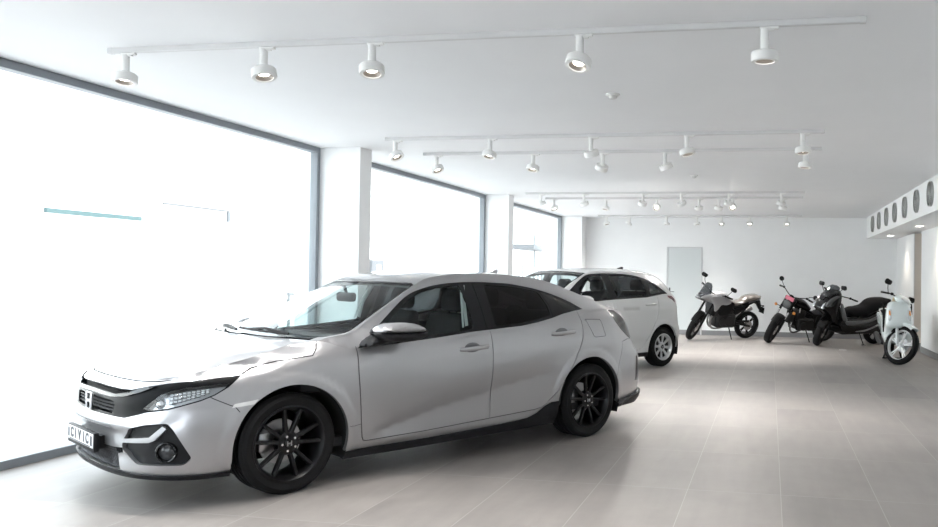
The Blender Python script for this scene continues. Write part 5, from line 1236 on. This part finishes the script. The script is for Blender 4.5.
def maxi_scooter(loc, rz):
    b = thing('scooter', 'large black and grey maxi scooter with a long stepped seat', 'scooter', loc, rz, 'parked motorcycles and scooters', rot=(-math.radians(8), 0, rz))
    RF, RR = .30, .29; xf, xr = .77, -.74
    S = drop(steer_matrix(xf, RF, math.radians(26), .03, math.radians(36)), xf, RF)
    bike_wheel('front_wheel', b, xf, RF, .135, M_MATTE, 6, S, .032); bike_wheel('rear_wheel', b, xr, RR, .155, M_MATTE, 6, None, .032)
    for s in (-1, 1): simple(b, 'fork_leg', M_MATTE, lambda m: m.tube([(xf-.01, s*.09, RF-.03), (xf-.17, s*.09, .66)], .026, 10), S)
    simple(b, 'front_fender', M_BKGLOSS, lambda m: arc_guard(m, xf, RF+.012, .16, math.radians(30), math.radians(160)), S)
    simple(b, 'front_cowl', M_BKGLOSS, lambda m: m.inflate([(.92, .80), (.86, .94), (.72, 1.08), (.52, 1.17), (.42, 1.12), (.40, .95), (.46, .72), (.50, .52), (.58, .50), (.66, .62), (.80, .72)], .205, 0, .5, .035))
    for s in (-1, 1):
        simple(b, 'cowl_panel', M_GREYP, lambda m: m.inflate([(.86, .86), (.80, .97), (.62, 1.07), (.50, 1.06), (.60, .96), (.74, .86)], .02, s*(.178), .5, .03))
        simple(b, 'headlight', mat('bike_headlamp_bright', (.55, .57, .60), .08, .5, 1.), lambda m: m.inflate([(.915, .80), (.88, .90), (.76, .97), (.74, .90), (.82, .80)], .03, s*.125, .5, .03))
        simple(b, 'leg_shield', M_GREYP, lambda m: m.inflate([(.47, .90), (.42, .90), (.30, .66), (.24, .53), (.28, .50), (.36, .56), (.44, .74)], .022, s*.195, .5, .03))
        simple(b, 'side_panel', M_BKGLOSS, lambda m: m.inflate([(.42, .52), (.30, .58), (.0, .60), (-.30, .62), (-.62, .74), (-.95, .84), (-1.02, .80), (-.92, .66), (-.66, .46), (-.30, .34), (.10, .30), (.36, .34)], .05, s*.175, .5, .035))
        simple(b, 'side_stripe', M_GREYP, lambda m: m.inflate([(.30, .545), (.0, .555), (-.30, .575), (-.60, .665), (-.80, .70), (-.62, .62), (-.30, .50), (.05, .46), (.28, .47)], .018, s*.222, .5, .03))
        simple(b, 'lower_trim', M_BSILVER, lambda m: m.inflate([(-.02, .335), (-.30, .37), (-.62, .49), (-.86, .655), (-.88, .64), (-.64, .455), (-.30, .335), (-.02, .315)], .012, s*.215, .6, .02))
    simple(b, 'floorboard', M_MATTE, lambda m: m.box(-.10, .50, -.18, .18, .30, .40, .03))
    simple(b, 'centre_tunnel', M_BKGLOSS, lambda m: m.inflate([(.44, .85), (.36, .80), (.16, .64), (-.10, .66), (-.12, .44), (.44, .44)], .12, 0, .7, .035))
    simple(b, 'underbody', M_ENGINE, lambda m: (m.box(-.80, .30, -.14, .14, .24, .50, .04), m.box(-.95, -.35, -.12, .12, .45, .72, .04)))
    simple(b, 'windscreen', M_SMOKE, lambda m: m.inflate([(.84, .985), (.80, 1.04), (.56, 1.26), (.50, 1.27), (.48, 1.20), (.58, 1.08), (.74, 1.02)], .17, 0, .4, .03))
    simple(b, 'dashboard', M_MATTE, lambda m: m.inflate([(.66, 1.08), (.58, 1.18), (.46, 1.18), (.42, 1.08), (.50, 1.02)], .16, 0, .6, .03))
    simple(b, 'seat', M_SEAT, lambda m: m.inflate([(.14, .72), (.02, .80), (-.16, .82), (-.32, .86), (-.44, .95), (-.60, 1.0), (-.90, 1.01), (-1.02, .98), (-1.0, .88), (-.70, .76), (-.35, .66), (.06, .62)], .175, 0, .6, .035))
    simple(b, 'grab_rail', M_MATTE, lambda m: [m.tube(crspline([(-.60, s*.17, .80), (-.85, s*.18, .88), (-1.05, s*.12, .92), (-1.08, 0, .92)], False, .06), .014, 8) for s in (-1, 1)])
    simple(b, 'tail_light', M_RED, lambda m: m.inflate([(-1.0, .82), (-1.06, .80), (-1.03, .74), (-.96, .76)], .12, 0, .5, .03))
    simple(b, 'rear_fender', M_MATTE, lambda m: (m.inflate([(-.98, .72), (-1.10, .58), (-1.14, .44), (-1.10, .43), (-1.0, .56), (-.92, .66)], .08, 0, .6, .03),))
    grip_bars(b, [(.26, .37, 1.07), (.38, .24, 1.10), (.44, .08, 1.09), (.44, 0, 1.09), (.44, -.08, 1.09), (.38, -.24, 1.10), (.26, -.37, 1.07)], S)
    mirrors(b, [((.62, .16, 1.06), (.60, .26, 1.18), (.56, .33, 1.27)), ((.62, -.16, 1.06), (.60, -.26, 1.18), (.56, -.33, 1.27))], 'oval', Matrix.Identity(4))
    simple(b, 'exhaust', M_ENGINE, lambda m: m.tube([(-.35, -.20, .30), (-.55, -.22, .36), (-1.02, -.23, .52)], [.035, .065, .06], 14))
    simple(b, 'side_stand', M_MATTE, lambda m: (m.tube([(-.16, .14, .30), (-.22, .255, .035)], .013, 8), m.box(-.26, -.18, .235, .285, .03, .045)))
    return b
def city_scooter(loc, rz):
    W = mat('scooter_white', (.72, .78, .78), .22, 0, 1.)
    b = thing('scooter', 'white city scooter with big spoked wheels, rightmost and nearest of the bikes', 'scooter', loc, rz, 'parked motorcycles and scooters')
    RF = RR = .33; xf, xr = .67, -.67
    S = drop(steer_matrix(xf, RF, math.radians(26), .03, math.radians(44)), xf, RF)
    rm = mat('scooter_rim', (.74, .76, .76), .3, .3, .5)
    bike_wheel('front_wheel', b, xf, RF, .105, rm, 5, S, .022, True); bike_wheel('rear_wheel', b, xr, RR, .12, rm, 5, None, .022, True)
    for s in (-1, 1): simple(b, 'fork_leg', mat('fork_silver', (.62, .64, .65), .3, .6), lambda m: m.tube([(xf-.01, s*.080, RF-.03), (xf-.16, s*.080, .66)], .024, 10), S)
    simple(b, 'front_fender', W, lambda m: arc_guard(m, xf, RF+.016, .15, math.radians(58), math.radians(175), .008, .05), S)
    fs = simple(b, 'front_shield', W, lambda m: m.inflate([(.62, .62), (.60, .80), (.52, .98), (.42, 1.03), (.36, 1.0), (.34, .80), (.32, .55), (.26, .34), (.34, .30), (.44, .36), (.50, .52)], lambda x, z: .19+.05*min(1, max(0, (1.0-z)/.5)), 0, .55, .03))
    simple(b, 'shield_chin', M_MATTE, lambda m: m.inflate([(.60, .60), (.54, .66), (.46, .64), (.42, .50), (.48, .48), (.56, .54)], .13, 0, .7, .03))
    for s in (-1, 1):
        t = simple(b, 'indicator_lamp', mat('clear_lamp', (.70, .72, .72), .1, .2, 1.), lambda m: m.inflate([(.60, .70), (.605, .80), (.56, .90), (.53, .86), (.545, .76)], .035, s*.150, .5, .025))
        simple(t, 'amber_lens', M_AMBER, lambda m: m.inflate([(.612, .80), (.60, .84), (.575, .88), (.572, .84)], .02, s*.160, .6, .02))
        simple(b, 'shield_edge', M_MATTE, lambda m: m.inflate([(.36, .96), (.33, .97), (.30, .78), (.27, .54), (.30, .52), (.335, .72)], .018, s*.222, .6, .025))
        simple(b, 'side_panel', W, lambda m: m.inflate([(.02, .54), (-.06, .66), (-.30, .73), (-.60, .78), (-.86, .80), (-.90, .74), (-.72, .60), (-.40, .48), (-.10, .38), (.06, .38)], .045, s*.16, .5, .035))
        simple(b, 'body_side_trim', M_MATTE, lambda m: m.inflate([(.36, .36), (.10, .37), (-.30, .42), (-.34, .36), (.05, .26), (.34, .27)], .03, s*.16, .5, .03))
    simple(b, 'floorboard', M_MATTE, lambda m: m.box(-.12, .40, -.17, .17, .30, .37, .02))
    simple(b, 'inner_shield', M_MATTE, lambda m: m.inflate([(.40, .96), (.32, .98), (.24, .70), (.20, .40), (.30, .36), (.34, .60)], .17, 0, .7, .03))
    simple(b, 'underbody', M_ENGINE, lambda m: (m.box(-.75, -.05, -.11, .11, .26, .52, .04), m.box(-.80, -.2, -.10, .10, .45, .70, .03)))
    simple(b, 'seat', M_SEAT, lambda m: m.inflate([(-.02, .76), (-.14, .80), (-.40, .805), (-.52, .85), (-.78, .86), (-.82, .82), (-.60, .76), (-.05, .71)], .145, 0, .6, .035))
    simple(b, 'grab_rail', mat('fork_silver', (.62, .64, .65), .3, .6), lambda m: [m.tube(crspline([(-.6, s*.14, .78), (-.80, s*.15, .84), (-.94, s*.08, .86), (-.95, 0, .86)], False, .06), .013, 8) for s in (-1, 1)])
    hc = simple(b, 'handlebar_cover', W, lambda m: (m.inflate([(.50, 1.03), (.47, 1.12), (.38, 1.16), (.30, 1.12), (.31, 1.04), (.40, 1.0)], lambda x, z: .15, 0, .45, .03),), S)
    simple(b, 'headlight', mat('clear_lamp', (.70, .72, .72), .1, .2, 1.), lambda m: m.inflate([(.515, 1.045), (.50, 1.10), (.44, 1.13), (.42, 1.06)], .115, 0, .5, .03), S)
    grip_bars(b, [(.22, .34, 1.09), (.30, .22, 1.11), (.36, .08, 1.09), (.37, 0, 1.09), (.36, -.08, 1.09), (.30, -.22, 1.11), (.22, -.34, 1.09)], S)
    mirrors(b, [((.28, .24, 1.10), (.27, .28, 1.15), (.26, .33, 1.17)), ((.28, -.24, 1.10), (.27, -.28, 1.18), (.26, -.31, 1.29))], 'oval', S)
    simple(b, 'tail_light', M_RED, lambda m: m.inflate([(-.88, .80), (-.93, .78), (-.92, .70), (-.86, .73)], .09, 0, .5, .03))
    simple(b, 'rear_fender', M_MATTE, lambda m: m.inflate([(-.84, .70), (-.95, .58), (-1.0, .42), (-.97, .41), (-.87, .54), (-.80, .64)], .07, 0, .6, .03))
    simple(b, 'exhaust', M_ENGINE, lambda m: m.tube([(-.2, -.17, .28), (-.4, -.19, .30), (-.86, -.20, .40)], [.03, .055, .05], 14))
    simple(b, 'centre_stand', M_MATTE, lambda m: [m.tube([(-.16, s*.08, .30), (-.22, s*.15, .018)], .014, 8) for s in (-1, 1)]+[m.box(-.26, -.18, -.17, .17, .012, .03)])
    simple(b, 'seat_label', mat('yellow_label', (.78, .66, .42), .5), lambda m: m.box(.275, .279, -.10, .06, .96, 1.08), S, 0)
    return b
def build_bikes():
    def place(fn, front, ang, xf, pre=0.):
        a = math.radians(ang); f = Vector((math.cos(a), math.sin(a), 0)); p = Vector((front[0], front[1], 0))-f*xf
        return fn((p.x, p.y, .002), a)
    place(adventure_bike, (-1.68, 18.53), -141, .72)
    place(bobber_bike, (.03, 18.29), -140, .76)
    place(maxi_scooter, (1.03, 17.86), -142, .77)
    place(city_scooter, (2.13, 14.35), -90, .66)
    m = MB(); m.box(1.36, 1.50, 16.86, 16.95, 0, .0015); tag(m.build('paper_tag', mat('white_card', (.8, .8, .8), .5), smooth=0), 'small white paper lying on the floor in front of the large black scooter', 'paper')
# ------------------------------------------------------------------ street beyond the glass
def build_outside():
    m = MB(); m.box(-60, -5.62, -40, 80, -.14, -.03); struct(m, 'trim_7', noisy('pavement', (.34, .34, .34), (.46, .46, .46), .8, (.8, .9)))
    m = MB(); m.box(-5.7, 60, -60, YB-.35, -.14, -.03); struct(m, 'trim_8', noisy('pavement', (.34, .34, .34), (.46, .46, .46), .8, (.8, .9)))
    # pale facade over the road
    m = MB(); m.box(-24.4, -24, -30, 70, 0, 9); fac = m.build('facade_wall', noisy('facade_render', (.74, .74, .73), (.80, .80, .79), 1.2, (.8, .9)), smooth=0); fac['kind'] = 'structure'
    G = lambda n, v: mat(n, v, .7)
    # canopy with a dark edge across the pavement
    t = thing('street_awning', 'flat awning with a thin dark teal edge seen through the first window', 'awning', (-12.2, 13.25, 0))
    m = MB(); m.box(-.03, .03, -1.10, 1.10, 2.345, 2.43); m.build('awning_edge', G('edge_teal', (.045, .085, .09)), t, smooth=0)
    m = MB(); m.box(-2.2, -.03, -1.08, 1.08, 2.40, 2.43); m.build('awning_sheet', G('sheet_white', (.8, .8, .8)), t, smooth=0)
    for y in (-1.02, 1.02): m = MB(); m.cyl((-2.1, y, -.03), (-2.1, y, 2.4), .03, n=8); m.build('post', G('sheet_white', (.8, .8, .8)), t)
    t = thing('street_awning', 'paler awning edge with a bracket, seen near the right side of the first window', 'awning', (-12.2, 16.0, 0))
    m = MB(); m.box(-.02, .02, -1.05, 1.05, 2.73, 2.775); m.build('awning_edge', G('edge_pale', (.10, .105, .11)), t, smooth=0)
    m = MB(); m.box(-2.2, -.02, -1.05, 1.05, 2.75, 2.775); m.build('awning_sheet', G('sheet_white', (.8, .8, .8)), t, smooth=0)
    m = MB(); m.box(-.02, .02, 1.0, 1.09, 2.50, 2.74); m.build('bracket', G('edge_grey', (.10, .11, .12)), t, smooth=0)
    for y in (-1.0,): m = MB(); m.cyl((-2.1, y, -.03), (-2.1, y, 2.75), .03, n=8); m.build('post', G('sheet_white', (.8, .8, .8)), t)
    # parked things and signs
    c = (-12., 19.72, .86)
    t = thing('street_bench', 'small grey slatted bench outside, seen just above the silver car bonnet', 'bench', (c[0], c[1], -.03))
    for z in (.42, .62, .80):
        m = MB(); m.box(-.04, .04, -.55, .40, z, z+.09); m.build('slat', G('bench_grey', (.10, .11, .115)), t, smooth=0)
    for y in (-.5, .35): m = MB(); m.box(-.03, .03, y-.03, y+.03, 0, .88); m.build('leg', G('bench_grey2', (.13, .14, .145)), t, smooth=0)
    c = (-11., 21.96, 1.70)
    t = thing('sign_stand', 'upright grey sign stand on the pavement, seen at the left end of the second window', 'sign', (c[0], c[1], -.03), 0)
    M = Matrix.Identity(4)
    m = MB(); m.box(-.05, .05, -.36, .36, 1.02, 1.78); m.build('sign_panel', G('sign_grey', (.10, .105, .115)), t, smooth=0)
    m = MB(); m.box(.05, .06, -.10, .16, 1.06, 1.64); m.build('sign_insert', G('sheet_white', (.8, .8, .8)), t, smooth=0)
    for y in (-.25, .05): m = MB(); m.box(-.04, .04, y-.04, y+.04, 0, 1.02); m.build('leg', G('sign_grey2', (.09, .11, .13)), t, smooth=0)
    # canopy and trestle frames beyond the third window
    c = (-10., 34.98, 2.56)
    t = thing('shade_canopy', 'pale grey flat shade canopy outside the third window', 'canopy', (c[0], c[1], -.03))
    m = MB(); m.box(-.5, .5, -2.2, 2.2, c[2]-.09, c[2]+.12, .03); m.build('canopy_top', G('canopy_grey', (.115, .125, .135)), t)
    for y in (-.4, 1.0): m = MB(); m.cyl((0, y, 0), (0, y, c[2]+.6), .035, n=8); m.build('mast', G('mast_grey', (.14, .145, .15)), t)
    for yy, lab in ((29.38, 'white trestle frame under the canopy outside, the left one'), (31.95, 'white trestle frame under the canopy outside, the right one')):
        c = (-9., yy, 1.9)
        t = thing('trestle', lab, 'trestle', (c[0], c[1], -.03), 0, 'trestles outside the third window')
        for y in (-.42, .42): m = MB(); m.tube([(0, y*1.0, 0), (0, y*.45, 1.85)], .03, 6); m.build('leg', G('mast_grey', (.14, .145, .15)), t)
        m = MB(); m.tube([(0, -.3, .95), (0, .3, .95)], .03, 6); m.build('rung', G('mast_grey', (.14, .145, .15)), t)
def lights():
    w = bpy.data.worlds.new('sky'); scn.world = w; w.use_nodes = True; nt = w.node_tree; b = nt.nodes['Background']
    b.inputs[0].default_value = (.84, .92, 1., 1); b.inputs[1].default_value = SKY
    def portal(loc, rot, sx, sy):
        l = bpy.data.lights.new('window_portal', 'AREA'); l.shape = 'RECTANGLE'; l.size = sx; l.size_y = sy; l.cycles.is_portal = True
        o = bpy.data.objects.new('window_portal', l); link(o); o.location = loc; o.rotation_euler = rot
    for y0, y1 in ((-.1, 8.79), (9.06, 14.28), (14.55, 19.62), (-6, -.4)):
        c = wl((y0+y1)/2, -.12, H/2); portal(c, (0, -PI/2, -.0125), H, y1-y0)
    portal((-2.2, YB-.22, 1.35), (PI/2, 0, PI), 4.8, 2.6)
SKY = 4.0
def sun():
    l = bpy.data.lights.new('sun', 'SUN'); l.energy = 12; l.angle = .01; l.color = (1, .97, .92)
    o = bpy.data.objects.new('sun', l); link(o); o.rotation_euler = (0, math.radians(32), math.radians(25))
silver, SH = build_silver()
CH = 1.0152
silver.location = (-3.68903573, 5.21725602, 0); silver.rotation_euler = (0, 0, CH)
white, SHJ = build_white()
white.location = (-3.672, 11.138, 0); white.rotation_euler = (0, 0, 1.0)
build_bikes(); build_room(); vents(); track_lights(); build_outside(); lights()
sun()
# ------------------------------------------------------------------ camera
cam = bpy.data.cameras.new('camera'); co = bpy.data.objects.new('camera', cam); link(co)
cam.sensor_width = 36; cam.lens = 829.79*36/938; cam.shift_x = (469-614.5251)/938; cam.clip_end = 300
yaw, pit, rol = .185, .0148, .0139
fw = Vector((-math.sin(yaw)*math.cos(pit), math.cos(yaw)*math.cos(pit), math.sin(pit)))
r0 = Vector((math.cos(yaw), math.sin(yaw), 0)); u0 = r0.cross(fw)
rr = r0*math.cos(rol)+u0*math.sin(rol); uu = rr.cross(fw)
Mc = Matrix((rr, uu, -fw)).transposed().to_4x4(); Mc.translation = (0, 0, 1.3972)
co.matrix_world = Mc
scn.camera = co
vs = scn.view_settings; vs.view_transform = 'Standard'; vs.look = 'None'; vs.gamma = 1; vs.use_curve_mapping = False
vs.exposure = .56
